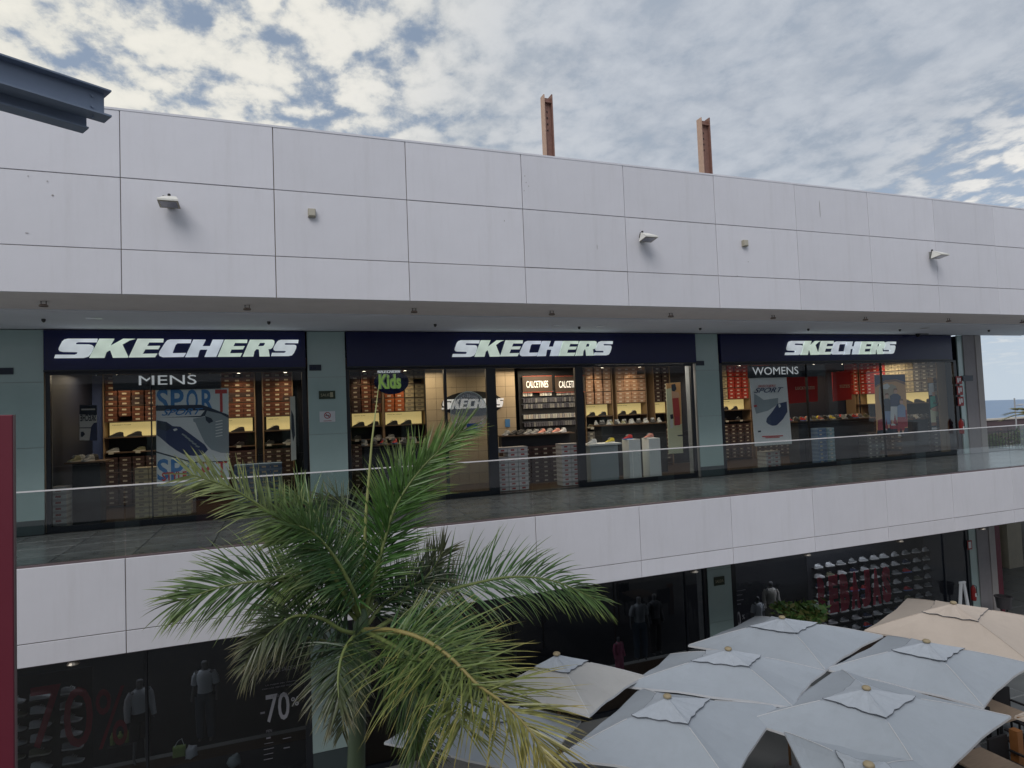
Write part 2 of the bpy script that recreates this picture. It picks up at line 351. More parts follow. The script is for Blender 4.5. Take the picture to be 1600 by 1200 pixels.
# railing
rl = thing('glass_railing', 'long frameless glass railing with thin steel top rail along the upper walkway', 'railing', (X0, D + .06, K_TOP))
gx = [at(p, q, D + .07).x for p, q in ((833, 801), (992, 783.6), (1141, 770), (1261.5, 752), (1379.5, 741), (1482, 735), (1579, 730))]
gx = [gx[0] - 2 * k for k in range(5, 0, -1)] + gx + [gx[-1] + 2 * k for k in range(1, 3)]
for a, c2 in zip(gx, gx[1:]):
    bx('glass_pane', a + .006, c2 - .006, D + .064, D + .076, K_TOP + .02, RAIL - .012, m_rglass, rl)
bx('top_rail', gx[0], gx[-1], D + .055, D + .085, RAIL - .011, RAIL + .006, m_rail, rl)
bx('base_channel', gx[0], gx[-1], D + .035, D + .13, K_TOP - .005, K_TOP + .019, m_channel, rl)

# pillars
def pillar(name, x0, x1, z0, z1, zs, label, skirt_h):
    t = thing(name, label, 'pillar', ((x0 + x1) / 2, YS, z0))
    n = 2
    hs = [zs, z0 + (z1 - z0) * .42, z0 + (z1 - z0) * .74, z1 - .004]
    for a, c2 in zip(hs, hs[1:]):
        bx('glass_panel', x0, x1, YS - .06, YS - .045, a + .004, c2 - .003, m_pillar, t)
    bx('core', x0 + .01, x1 - .01, YS - .044, YS + .4, z0, z1 - .004, m_slab, t)
    bx('skirting', x0 + .002, x1 - .002, YS - .075, YS - .061, z0, zs, m_skirt, t); return t
PX = [at(p, 600, YS).x for p in (70, 481, 540, 1086, 1122)]
pillar('pillar', XL, PX[0], ZF, ZSF, -1.55, 'wide pale green glass clad wall at the far left of the upper walkway, behind the maroon column', .24)
pillar('pillar', PX[1], PX[2], ZF, ZSF, -1.55, 'pale green glass pillar with exit plate and no smoking sign, between the left and middle shops', .24)
pillar('pillar', PX[3], PX[4], ZF, ZSF, -1.55, 'pale green glass pillar between the middle and right shoe shop windows upstairs', .24)
LP = [at(487, 1100, YS).x, at(546, 1100, YS).x, at(1103, 900, YS).x, at(1140, 900, YS).x]
pillar('pillar', LP[0], LP[1], ZG, K_BOT, -6.42, 'pale green glass pillar on the ground floor right of the black sale window', .24)
pillar('pillar', LP[2], LP[3], ZG, K_BOT, -6.42, 'pale green glass pillar with small green plate on the ground floor behind the umbrellas', .24)

# signs on pillars
m_plate = mat('dark_green_plate', (.025, .04, .02), .4); m_plate2 = mat('dark_blue_plate', (.012, .02, .04), .4); m_gold = mat('pale_lettering', (.35, .33, .22), .6); m_redp = mat('red_print', (.33, .02, .03), .6); m_paper = mat('white_card', (.62, .64, .66), .6)
def plate(name, label, cat, a, c2, m, Yp=YS - .062, text=None, tm=None):
    p, q = at(a[0], a[1], Yp), at(c2[0], c2[1], Yp)
    t = thing(name, label, cat, ((p.x + q.x) / 2, Yp, q.z)); bx('board', p.x, q.x, Yp - .014, Yp - .002, q.z, p.z, m, t)
    if text:
        w_ = q.x - p.x; h_ = p.z - q.z
        text_on('lettering', text, (p.x + w_ * .12, Yp - .015, q.z + h_ * .32), (q.x - w_ * (.12 if len(text) > 5 else .45), Yp - .015, q.z + h_ * .32), h_ * .33, tm or m_gold, t)
    return t, p, q
plate('shop_number_plate', 'small dark blue number plate high on the pillar left of the middle shop', 'sign', (483, 570), (502, 579), m_plate2, text='B-22', tm=m_sign)
plate('shop_number_plate', 'small dark blue number plate high on the pillar left of the right shop', 'sign', (1087, 564), (1100, 571), m_plate2)
plate('shop_number_plate', 'dark plate high on the green wall beside the left edge', 'sign', (-14, 575), (21, 585), m_plate2)
t, p, q = plate('exit_plate', 'dark green plate with pale pictogram above the no smoking sign', 'sign', (498, 611), (524, 623), m_plate, text='SALIDA')
bx('pictogram', q.x - .10, q.x - .045, YS - .079, YS - .077, q.z + .035, p.z - .03, m_gold, t)
plate('exit_plate', 'small dark green plate on the ground floor pillar by the umbrellas', 'sign', (1115, 902), (1132, 913), m_plate, text='SALIDA')
t, p, q = plate('no_smoking_sign', 'white square card with red no smoking circle on the green pillar', 'sign', (499, 643), (524, 659), m_paper)
cx, cz = (p.x + q.x) / 2, q.z + (p.z - q.z) * .62
b = MB(); R_ = .065
outer = [(cx + R_ * math.cos(a), YS - .0775, cz + R_ * math.sin(a)) for a in [i * math.pi / 12 for i in range(24)]]; inner = [(cx + R_ * .78 * math.cos(a), YS - .0775, cz + R_ * .78 * math.sin(a)) for a in [i * math.pi / 12 for i in range(24)]]
b.prism([outer, inner], (0, -.002, 0)); b.prism([[(cx - .045, YS - .0776, cz + .035), (cx - .035, YS - .0776, cz + .045), (cx + .045, YS - .0776, cz - .035), (cx + .035, YS - .0776, cz - .045)]], (0, -.002, 0)); b.make('prohibition_ring', m_redp, t)
bx('cigarette', cx - .04, cx + .04, YS - .0772, YS - .0765, cz - .008, cz + .006, m_black, t)
bx('caption', cx - .075, cx + .075, YS - .0772, YS - .0765, q.z + .02, q.z + .03, m_redp, t)

# ------------------------------------------------------------------ SKECHERS lettering (traced letter shapes)
o1, s1, o2, s2 = (80, 515), 8.0, (270, 515), 7.805
def c1(l): return [(o1[0] + x / s1, o1[1] + y / s1) for x, y in l]
def c2_(l): return [(o2[0] + x / s2, o2[1] + y / s2 + .3) for x, y in l]
GL = [
 [c1([(35, 360), (50, 316), (265, 318), (290, 308), (298, 292), (285, 284), (125, 280), (97, 272), (85, 252), (90, 225), (125, 150), (150, 124), (190, 112), (525, 110), (512, 158), (300, 155), (278, 163), (272, 175), (285, 184), (430, 186), (462, 194), (477, 212), (474, 240), (440, 310), (412, 344), (360, 360)])],
 [c1([(430, 360), (550, 110), (720, 110), (665, 212), (830, 110), (970, 112), (900, 132), (815, 185), (882, 345), (874, 360), (705, 360), (675, 262), (650, 268), (625, 286), (600, 360)])],
 [c1([(892, 357), (1000, 110), (1315, 110), (1308, 158), (1135, 158), (1108, 208), (1270, 205), (1247, 250), (1087, 250), (1055, 311), (1235, 308), (1205, 356)])],
 [c1([(1561, 355), (1300, 357), (1265, 342), (1255, 315), (1265, 280), (1335, 165), (1362, 132), (1400, 120), (1663, 120), (1650, 168), (1485, 170), (1462, 190), (1425, 290), (1430, 305), (1592, 302)])],
 [c2_([(60, 348), (165, 116), (318, 116), (275, 203), (370, 203), (408, 116), (545, 116), (445, 346), (300, 346), (338, 248), (250, 248), (236, 262), (215, 346)])],
 [c2_([(465, 346), (560, 116), (852, 116), (845, 160), (690, 158), (667, 205), (815, 203), (790, 246), (642, 248), (622, 300), (780, 298), (755, 346)])],
 [c2_([(785, 346), (885, 116), (1175, 116), (1203, 124), (1211, 145), (1203, 185), (1180, 226), (1158, 242), (1125, 245), (1130, 262), (1142, 345), (1005, 345), (1000, 255), (990, 245), (965, 245), (940, 275), (925, 345)]), c2_([(1016, 158), (1072, 156), (1084, 166), (1068, 196), (1050, 203), (990, 205)])],
 [c2_([(1160, 341), (1172, 296), (1335, 298), (1356, 288), (1360, 278), (1348, 270), (1220, 270), (1198, 260), (1192, 240), (1202, 212), (1240, 150), (1262, 128), (1298, 117), (1537, 117), (1530, 163), (1368, 160), (1348, 166), (1345, 178), (1358, 186), (1478, 186), (1500, 194), (1506, 212), (1500, 240), (1470, 300), (1442, 332), (1398, 341)])],
]
gx0 = min(p[0] for l in GL for p in l[0]); gx1 = max(p[0] for l in GL for p in l[0])
GLn = [[[((x - gx0) / (gx1 - gx0), min(1, max(0, (560.1 - y) / 31.2))) for x, y in lp] for lp in l] for l in GL]
def wordmark(parent, x0, x1, z0, z1, Yp, mats, depth=.05, names='letter'):
    for k, l in enumerate(GLn):
        b_ = MB(); b_.prism([[(x0 + (x1 - x0) * u, Yp, z0 + (z1 - z0) * v) for u, v in lp] for lp in l], (0, -depth, 0), 0)
        b_.make(names, mats[k % len(mats)], parent)
LM = []
for k, (ec, bc) in enumerate([((.66, .72, .76), (.6, .65, .7)), ((.66, .78, .68), (.6, .7, .62)), ((.66, .75, .69), (.6, .68, .63)), ((.64, .69, .78), (.6, .64, .7)), ((.63, .70, .78), (.58, .64, .7)), ((.64, .77, .67), (.6, .7, .62)), ((.64, .76, .68), (.6, .7, .63)), ((.66, .73, .76), (.6, .65, .7))]):
    m = mat('lit_letter_%d' % k, bc, .25, coat=.6, emit=ec, es=.42)
    t_ = m.node_tree; bb = t_.nodes['Principled BSDF']; g_ = t_.nodes.new('ShaderNodeTexCoord'); n_ = t_.nodes.new('ShaderNodeTexNoise'); n_.inputs['Scale'].default_value = 2.2; t_.links.new(g_.outputs['Object'], n_.inputs[0])
    r_ = t_.nodes.new('ShaderNodeMapRange'); r_.inputs[1].default_value = .3; r_.inputs[2].default_value = .7; r_.inputs[3].default_value = .3; r_.inputs[4].default_value = .62; t_.links.new(n_.outputs[0], r_.inputs[0]); t_.links.new(r_.outputs[0], bb.inputs['Emission Strength']); LM.append(m)
ZB = 1.0   # underside of the sign bands
def signband(px0, px1, wl, label):
    x0, x1 = at(px0, 560, YS).x, at(px1, 560, YS).x
    t = thing('shop_sign', label, 'sign', ((x0 + x1) / 2, YS - .1, ZB))
    bx('sign_board', x0, x1, YS - .10, YS - .0, ZB, ZSF - .01, m_sign, t); bx('sign_trim', x0, x1, YS - .112, YS - .101, ZB, ZB + .03, m_frame, t)
    a = at(wl[0], wl[2], YS - .1); c3 = at(wl[1], wl[3], YS - .1); top = at(wl[0] + 20, wl[4], YS - .1).z
    wordmark(t, a.x, c3.x, a.z, top, YS - .102, LM)
signband(71, 477, (86, 467, 560, 556, 529.5), 'navy shop sign with the largest lit SKECHERS letters, over the MENS window on the left')
signband(541, 1084, (706, 957, 558, 556, 532), 'wide navy shop sign with lit SKECHERS letters over the middle shop entrance')
signband(1123, 1483, (1226, 1399, 555, 553, 533), 'navy shop sign with lit SKECHERS letters over the WOMENS window on the right')

# ------------------------------------------------------------------ shop fronts
def X_(p, y=620): return at(p, y, YS).x
def front(name, label, px0, px1, mulls, z0, z1, fw=.07, door=None, ysill=.10, lower=False):
    x0, x1 = px0, px1
    t = thing(name, label, 'shop front', ((x0 + x1) / 2, YS, z0))
    bx('top_frame', x0, x1, YS - .03, YS + .05, z1 - .05, z1 - .002, m_frame, t)
    bx('side_frame', x0, x0 + fw, YS - .03, YS + .05, z0, z1 - .051, m_frame, t); bx('side_frame', x1 - fw, x1, YS - .03, YS + .05, z0, z1 - .051, m_frame, t)
    xs = [(x0, x0 + fw)] + [(m0, m1) for m0, m1 in mulls] + [(x1 - fw, x1)]
    for m0, m1 in mulls: bx('mullion', m0, m1, YS - .03, YS + .05, z0, z1 - .051, m_frame, t)
    for k in range(len(xs) - 1):
        a, c3 = xs[k][1] + .002, xs[k + 1][0] - .002
        if door == k: bx('threshold', a, c3, YS - .02, YS + .05, z0, z0 + .015, m_steel, t); continue
        bx('bottom_frame', a, c3, YS - .03, YS + .05, z0, z0 + ysill, m_frame, t)
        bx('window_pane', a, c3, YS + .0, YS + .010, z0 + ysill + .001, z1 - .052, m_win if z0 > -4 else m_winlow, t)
    return t
front('shop_window', 'black framed display window of the mens shop at upper left', X_(72), X_(478), [(X_(236) - .006, X_(236) + .006)] , ZF, ZB)
front('storefront', 'black framed shop front with open doorway in the middle of the upper floor', X_(541), X_(1084), [(X_(694), X_(698)), (X_(760), X_(775)), (X_(899), X_(911))], ZF, ZB, door=2)
front('shop_window', 'black framed display window of the womens shop at upper right', X_(1123), X_(1496), [(X_(1262) - .006, X_(1262) + .006), (X_(1379) - .006, X_(1379) + .006)], ZF, ZB, fw=.12)
XLL = XL
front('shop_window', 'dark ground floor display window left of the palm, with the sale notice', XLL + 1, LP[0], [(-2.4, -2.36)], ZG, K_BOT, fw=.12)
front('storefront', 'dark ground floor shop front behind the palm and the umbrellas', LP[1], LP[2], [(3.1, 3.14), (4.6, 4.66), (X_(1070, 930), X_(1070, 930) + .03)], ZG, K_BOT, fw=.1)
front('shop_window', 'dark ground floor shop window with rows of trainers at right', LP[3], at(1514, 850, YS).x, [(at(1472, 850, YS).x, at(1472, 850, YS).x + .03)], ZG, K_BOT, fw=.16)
b = MB(); wx0, wx1 = at(1514, 850, YS).x, at(1541, 850, YS).x

# MENS / WOMENS bands (inside the glass)
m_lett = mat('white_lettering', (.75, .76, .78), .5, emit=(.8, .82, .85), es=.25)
def band(label, a, c3, txt, ta, tb):
    Yp = YS + .06; p, q = at(*a, Yp), at(*c3, Yp)
    t = thing('window_banner', label, 'banner', ((p.x + q.x) / 2, Yp, q.z)); bx('band', p.x, q.x, Yp, Yp + .012, q.z, min(p.z, ZB - .06), m_frame, t)
    u, v = at(*ta, Yp - .001), at(*tb, Yp - .001); v2 = at(ta[0], tb[1], Yp)
    text_on('lettering', txt, (u.x, Yp - .001, u.z), (v.x, Yp - .001, u.z), v2.z - u.z, m_lett, t)
band('black banner reading MENS in white inside the left window', (176, 577), (345, 607), 'MENS', (217, 602), (307, 587))
band('black banner reading WOMENS in white inside the right window', (1168, 572), (1290, 588), 'WOMENS', (1176, 586), (1247, 574))

# ------------------------------------------------------------------ interiors
room = thing('shop_interior', 'dark lit interior of the shoe shops on the upper floor', 'shop interior', (7, 15, ZF))
YB = 16.35; IXL, IXR = PX[0] - .05, SHX
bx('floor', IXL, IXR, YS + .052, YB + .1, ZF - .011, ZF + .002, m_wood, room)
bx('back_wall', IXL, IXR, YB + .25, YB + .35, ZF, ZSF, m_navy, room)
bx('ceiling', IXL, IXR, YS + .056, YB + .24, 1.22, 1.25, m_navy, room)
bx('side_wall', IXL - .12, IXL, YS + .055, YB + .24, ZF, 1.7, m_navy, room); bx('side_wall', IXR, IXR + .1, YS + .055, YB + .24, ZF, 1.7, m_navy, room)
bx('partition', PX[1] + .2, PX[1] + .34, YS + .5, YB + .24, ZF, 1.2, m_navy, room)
m_lamp = mat('ceiling_lamp', (.9, .9, .9), .5, emit=(1, .86, .62), es=9)
def area(x, y, z, sx, sy, e, colr=(1, .80, .55)):
    l = bpy.data.lights.new('shop_area_light', 'AREA'); l.shape = 'RECTANGLE'; l.size = sx; l.size_y = sy; l.energy = e; l.color = colr
    o = bpy.data.objects.new('shop_area_light', l); col.objects.link(o); o.location = (x, y, z); return o
def spot(x, y, z, e, tx, ty, tz, colr=(1, .72, .42), size=55):
    l = bpy.data.lights.new('shop_spot', 'SPOT'); l.energy = e; l.color = colr; l.spot_size = math.radians(size); l.spot_blend = .7; l.shadow_soft_size = .05
    o = bpy.data.objects.new('shop_spot', l); col.objects.link(o); o.location = (x, y, z); o.rotation_euler = (Vector((x, y, z)) - Vector((tx, ty, tz))).to_track_quat('Z', 'Y').to_euler(); return o
def ceiling_light(x, y, lbl, gr='ceiling spotlights inside the upper shops'):
    t = thing('ceiling_spotlight', lbl, 'light', (x, y, 1.1), gr)
    b_ = MB(); b_.lathe((x, y, 1.11), [(0, .1), (.05, .1), (.055, 0), (.045, 0)], 10); b_.make('housing', m_black, t)
    b_ = MB(); b_.lathe((x, y, 1.112), [(.044, 0), (0.0, .0)], 10); b_.make('bulb', m_lamp, t)
for x in (-3.0, -.7):
    area(x, 14.9, 1.05, 1.6, .8, 19)
for x in (3.0, 6.0, 9.0): area(x, 14.9, 1.05, 1.6, .8, 17)
for x in (12.3, 15.2, 17.6): area(x, 14.9, 1.05, 1.6, .8, 22)
for ki, (x, r_) in enumerate(((-3.3, 1), (-1.9, 0), (-.9, 1), (.1, 1), (1.9, 1), (2.9, 1), (8.4, 1), (9.6, 1), (12.1, 1), (13.1, 0), (16.0, 1), (17.2, 1))):
    ceiling_light(x, YB - .75, 'small black ceiling spotlight over the shoebox shelves, %s from the left' % ORD[ki])
    if r_: spot(x, YB - .75, 1.08, 9, x, YB, .55)
area(6.6, 15.4, 1.1, 1.0, .5, 16, (1, .85, .6))
area(8.5, 13.8, 1.1, 2.6, .5, 26, (1, .93, .82))

BOXW, BOXH, BOXP, SH = .235, .105, .242, .355
def boxmesh(name, body, lid, lab=(.6, .58, .5)):
    b_ = MB(); hw, hd = BOXW / 2, .17
    b_.box(-hw + .004, hw - .004, -hd + .004, hd, 0, BOXH * .62, 0); b_.box(-hw, hw, -hd, hd, BOXH * .62, BOXH, 1)
    b_.add([(-.05, -hd + .002, .022), (.035, -hd + .002, .022), (.035, -hd + .002, .058), (-.05, -hd + .002, .058)], [(0, 1, 2, 3)], 2)
    return mesh(name, b_.V, b_.F, [mat(name + '_body', body, .7, nz=.1), mat(name + '_lid', lid, .7), mat('label_%.2f' % lab[0], lab, .6)], b_.I)
BM = {'brown': boxmesh('brown_shoebox', (.11, .034, .018), (.17, .055, .028), (.6, .52, .38)), 'dark': boxmesh('dark_shoebox', (.04, .02, .02), (.06, .03, .03), (.4, .36, .3)), 'orange': boxmesh('orange_shoebox', (.40, .10, .03), (.5, .14, .04), (.7, .6, .5)),
      'cream': boxmesh('cream_shoebox', (.50, .42, .26), (.30, .26, .18), (.25, .2, .15)), 'red': boxmesh('red_shoebox', (.42, .03, .02), (.5, .05, .03), (.75, .6, .55)), 'pink': boxmesh('salmon_shoebox', (.45, .26, .17), (.55, .34, .24), (.7, .6, .5)),
      'white': boxmesh('white_shoebox', (.5, .5, .5), (.34, .33, .34), (.3, .05, .05)), 'blue': boxmesh('blue_shoebox', (.12, .20, .36), (.2, .3, .45), (.6, .65, .7)), 'grey': boxmesh('grey_shoebox', (.14, .13, .13), (.2, .19, .18), (.5, .48, .42)),
      'teal': boxmesh('pale_blue_shoebox', (.25, .38, .42), (.4, .5, .55), (.7, .75, .8))}
extra = MB(); EXM = [BM[k].materials[j] for k in BM for j in range(3)]; EXI = {k: 3 * i for i, k in enumerate(BM)}
NB = [0]
def shoebox(kind, x, y, z, place, rot=0, solo=True, pos=''):
    if random.random() < .015: return
    if solo and NB[0] < 298:
        NB[0] += 1
        o = put('shoebox', BM[kind], (x + random.uniform(-.004, .004), y + random.uniform(-.012, .012), z)); o.rotation_euler.z = rot + random.uniform(-.02, .02)
        cname = {'pink': 'salmon', 'teal': 'pale blue'}.get(kind, kind)
        tag(o, '%s shoebox, %s, %s' % (cname, pos, place), 'shoebox', 'shoeboxes ' + place); return
    me = BM[kind]; R_ = Matrix.Rotation(rot, 4, 'Z'); V = [R_ @ v.co + Vector((x, y, z)) for v in me.vertices]; n = len(extra.V); extra.V += V
    for p in me.polygons: extra.F.append(tuple(a + n for a in p.vertices)); extra.I.append(EXI[kind] + p.material_index)

m_lightbox = mat('yellow_backlit_panel', (.6, .5, .25), .6, emit=(.80, .60, .24), es=.42)
m_shelf = mat('shelf_board', (.12, .075, .05), .5); m_upr = mat('shelf_upright', (.30, .20, .12), .5)
# a trainer, nose towards -x, sole at z=0, 0.28 long
def shoe_mesh(name, upper, sole, lace=(.5, .5, .5), k=1.0):
    prof = [(-.145, .018, .052, .026), (-.125, .040, .080, .040), (-.08, .055, .098, .058), (-.03, .056, .092, .082), (.02, .050, .076, .108), (.07, .046, .070, .118), (.115, .044, .068, .112), (.14, .030, .050, .100)]
    b_ = MB(); rings = []
    for x, w1, w0, h in prof:
        rings.append([(x, -w0 * .5, .022), (x, -w0 * .5, .022 + (h - .022) * .45), (x, -w1 * .42, h * .88), (x, -w1 * .12, h), (x, w1 * .12, h), (x, w1 * .42, h * .88), (x, w0 * .5, .022 + (h - .022) * .45), (x, w0 * .5, .022)])
    V = [p for r in rings for p in r]; Fc = []
    for i in range(len(rings) - 1):
        for j in range(7): Fc.append((i * 8 + j, i * 8 + j + 1, (i + 1) * 8 + j + 1, (i + 1) * 8 + j))
    Fc.append(tuple(range(7, -1, -1))); Fc.append(tuple((len(rings) - 1) * 8 + j for j in range(8))); b_.add(V, Fc, 0)
    V = []; Fc = []
    for x, w1, w0, h in prof:
        for z in (0.0 if x > -.13 else .008, .026): V += [(x * 1.03, -w0 * .56, z), (x * 1.03, w0 * .56, z)]
    n = len(prof)
    for i in range(n - 1):
        a = i * 4; c3 = a + 4; Fc += [(a, a + 2, c3 + 2, c3), (a + 1, c3 + 1, c3 + 3, a + 3), (a + 2, a + 3, c3 + 3, c3 + 2), (a, c3, c3 + 1, a + 1)]
    Fc += [(0, 1, 3, 2), ((n - 1) * 4, (n - 1) * 4 + 2, (n - 1) * 4 + 3, (n - 1) * 4 + 1)]; b_.add(V, Fc, 1)
    for x in (-.045, -.02, .005):
        z = .085 + (x + .045) * .55; b_.box(x - .004, x + .004, -.024, .024, z, z + .012, 2)
    V = [v * k for v in b_.V]
    return mesh(name, V, b_.F, [mat(name + '_upper', upper, .75, nz=.15, nscale=60), mat(name + '_sole', sole, .6), mat(name + '_lace', lace, .7)], b_.I)
SM = {'black': shoe_mesh('black_trainer', (.02, .02, .025), (.05, .05, .05)), 'navy': shoe_mesh('navy_trainer', (.02, .03, .08), (.6, .6, .6)), 'white': shoe_mesh('white_trainer', (.55, .56, .58), (.65, .65, .65)), 'grey': shoe_mesh('grey_trainer', (.25, .26, .27), (.6, .6, .6)),
      'red': shoe_mesh('red_trainer', (.5, .03, .03), (.1, .25, .6)), 'olive': shoe_mesh('olive_trainer', (.16, .16, .10), (.45, .42, .35)), 'yellow': shoe_mesh('yellow_trainer', (.7, .55, .05), (.7, .7, .65)), 'pink': shoe_mesh('pink_trainer', (.6, .25, .2), (.7, .65, .6))}
def shoe(kind, x, y, z, lbl, grp, rot=0, sc=1.0):
    o = put('trainer_shoe', SM[kind], (x, y, z)); o.rotation_euler.z = rot; o.scale = (sc, sc, sc); return tag(o, lbl, 'shoe', grp)

def shelfunit(label, x0, x1, kinds, place, y=YB, upper=3, lowk='dark', lit=True, shoes=True, sidecols=None):
    """bay of shelves: three tiers of boxes above the backlit strip, display shelf, dark tiers below"""
    t = thing('shelf_unit', label, 'shelf', ((x0 + x1) / 2, y, ZF))
    n = max(1, round((x1 - x0) / BOXP)); pitch = (x1 - x0) / n
    bx('back_panel', x0 - .02, x1 + .02, y + .2, y + .22, ZF, 1.18, m_interior, t)
    for xx in (x0 - .03, x1 + .004): bx('upright', xx, xx + .026, y - .17, y + .2, ZF, 1.18, m_upr, t)
    for s in range(upper + 1):
        z = .12 + SH * s
        bx('shelf_board', x0, x1, y - .175, y + .2, z - .013, z - .001, m_shelf, t)
        if s < upper:
            for k in range(n):
                kk = kinds[int(k * len(kinds) / n)] if isinstance(kinds, (list, tuple)) else kinds
                for h in range(3): shoebox(kk if random.random() > .1 or kk not in ('brown',) else 'dark', x0 + pitch * (k + .5), y, z + h * .111, place, pos='%s column, row %s up' % (ORD[k], ORD[s * 3 + h]))
    if lit:
        bx('backlit_panel', x0 + .05, x1 - .05, y + .05, y + .09, -.22, .095, m_lightbox, t)
        text_on('lettering', 'MEMORY FOAM', (x0 + .1, y + .049, .03), (x0 + .1 + (x1 - x0) * .35, y + .049, .03), .02, m_black, t)
    bx('display_board', x0, x1, y - .25, y + .2, -.25, -.23, m_shelf, t); bx('display_board', x0, x1, y - .22, y + .2, -.58, -.56, m_shelf, t)
    if shoes:
        for k in range(max(2, int((x1 - x0) / .36))):
            xx = x0 + .2 + k * .36
            if xx > x1 - .1: break
            shoe('black', xx, y - .08, -.229, '%s black trainer before the yellow panel, %s' % (ORD[k], place), 'trainers in front of the backlit panels', .35)
        for k in range(n):
            if k % 2 == 0:
                shoe(random.choice(['black', 'black', 'olive', 'grey']), x0 + pitch * (k + .5), y - .06, -.559, 'small trainer above price card %s, lower shelf, %s' % (ORD[k // 2], place), 'trainers on the lower display shelves', .3, .85)
                bx('price_card', x0 + pitch * (k + .5) - .05, x0 + pitch * (k + .5) + .05, y - .226, y - .221, -.60, -.545, M['label_0.50'], t)
    for s in range(3):
        z = ZF + .08 + SH * s
        bx('shelf_board', x0, x1, y - .175, y + .2, z - .013, z - .001, m_shelf, t)
        for k in range(n):
            for h in range(3): shoebox(lowk, x0 + pitch * (k + .5), y, z + h * .111, place, solo=False)
    return t
def XB(p, y=640): return at(p, y, YB - .17).x
shelfunit('tall bay of brown shoeboxes at the left edge of the mens window', XB(80), XB(113), 'brown', 'far left of mens window')
shelfunit('wide bay of brown shoeboxes left of the SPORT poster', XB(163), XB(246), 'brown', 'left of SPORT poster')
shelfunit('bay of brown shoeboxes right of the SPORT poster', XB(330), XB(397), 'brown', 'right of SPORT poster')
shelfunit('bay of brown shoeboxes at the right side of the mens window', XB(412), XB(456), 'brown', 'right side of mens window')
shelfunit('bay of dark and brown shoeboxes at the left of the middle shop', XB(548), XB(597), ['dark', 'brown', 'brown'], 'left end of middle shop')
shelfunit('bay of orange and cream shoeboxes right of the green kids sign', XB(601), XB(664), ['orange', 'orange', 'cream', 'cream', 'grey'], 'beside green kids sign')
shelfunit('bay of salmon shoeboxes behind the pale reflection in the middle shop', XB(916), XB(957), 'pink', 'behind pale window reflection', lowk='grey')
shelfunit('bay of salmon shoeboxes left of the tall poster in the middle shop', XB(965), XB(1010), 'pink', 'left of runner poster', lowk='grey')
shelfunit('bay of dark shoeboxes beside the tall poster in the middle shop', XB(1024), XB(1048), 'dark', 'beside runner poster', shoes=False)
shelfunit('bay of cream and red shoeboxes at the left of the womens window', XB(1128), XB(1172), ['cream', 'red', 'red', 'red'], 'left end of womens window', lowk='dark')
# right wall of the womens shop: bay set at an angle
shelfunit('bay of red shoeboxes left of the family poster', XB(1338, 640), min(XB(1372), IXR - .5), 'red', 'left of family poster', shoes=False)
shelfunit('dim bay of dark red shoeboxes behind the red banners', XB(1180), XB(1232), ['red', 'dark'], 'behind the red banners', shoes=False)

def sidebay(label, y0, y1, kinds, place, x):
    t = thing('shelf_unit', label, 'shelf', (x, (y0 + y1) / 2, ZF)); n = round((y1 - y0) / BOXP); pitch = (y1 - y0) / n
    bx('back_panel', x + .2, x + .22, y0, y1, ZF, 1.18, m_interior, t)
    for yy in (y0 - .028, y1 + .002): bx('upright', x - .17, x + .2, yy, yy + .026, ZF, 1.18, m_upr, t)
    for s in range(4):
        z = .12 + SH * s; bx('shelf_board', x - .175, x + .199, y0, y1, z - .013, z - .001, m_shelf, t)
        if s < 3:
            for k in range(n):
                for h in range(3): shoebox(kinds[int(k * len(kinds) / n)], x, y0 + pitch * (k + .5), z + h * .111, place, rot=-math.pi / 2, pos='%s column from the glass, row %s up' % (ORD[k], ORD[s * 3 + h]))
    bx('backlit_panel', x + .05, x + .09, y0 + .05, y1 - .05, -.22, .095, m_lightbox, t); bx('display_board', x - .25, x + .199, y0, y1, -.25, -.23, m_shelf, t)
    for k in range(5):
        o_ = shoe('black', x - .08, y0 + .25 + k * .4, -.229, '%s black trainer from the glass, side wall panel, %s' % (ORD[k], place), 'trainers in front of the backlit panels', .35 + math.pi / 2)
        if y0 + .25 + k * .4 > y1 - .1: bpy.data.objects.remove(o_)
    for s in range(3):
        z = ZF + .08 + SH * s
        for k in range(n):
            for h in range(3): shoebox('dark', x, y0 + pitch * (k + .5), z + h * .111, place, rot=-math.pi / 2, solo=False)
sidebay('side wall bay of mixed shoeboxes at the far right of the womens shop', YS + .35, YB - .2, ['grey', 'cream', 'cream', 'red', 'red'], 'womens side wall', IXR - .25)
# blue-lit wall and hanging poster in the mens shop
m_bluewall = mat('blue_lit_wall', (.06, .09, .22), .5)
p, q = at(118, 590, YB - .1), at(160, 640, YB - .1); bx('blue_wall_panel', p.x, q.x, YB - .1, YB + .15, ZF, 1.15, m_bluewall, room)
spot((p.x + q.x) / 2, YB - .7, 1.1, 10, (p.x + q.x) / 2, YB, .6, (.5, .6, 1), 50)
for z_ in range(3): pass

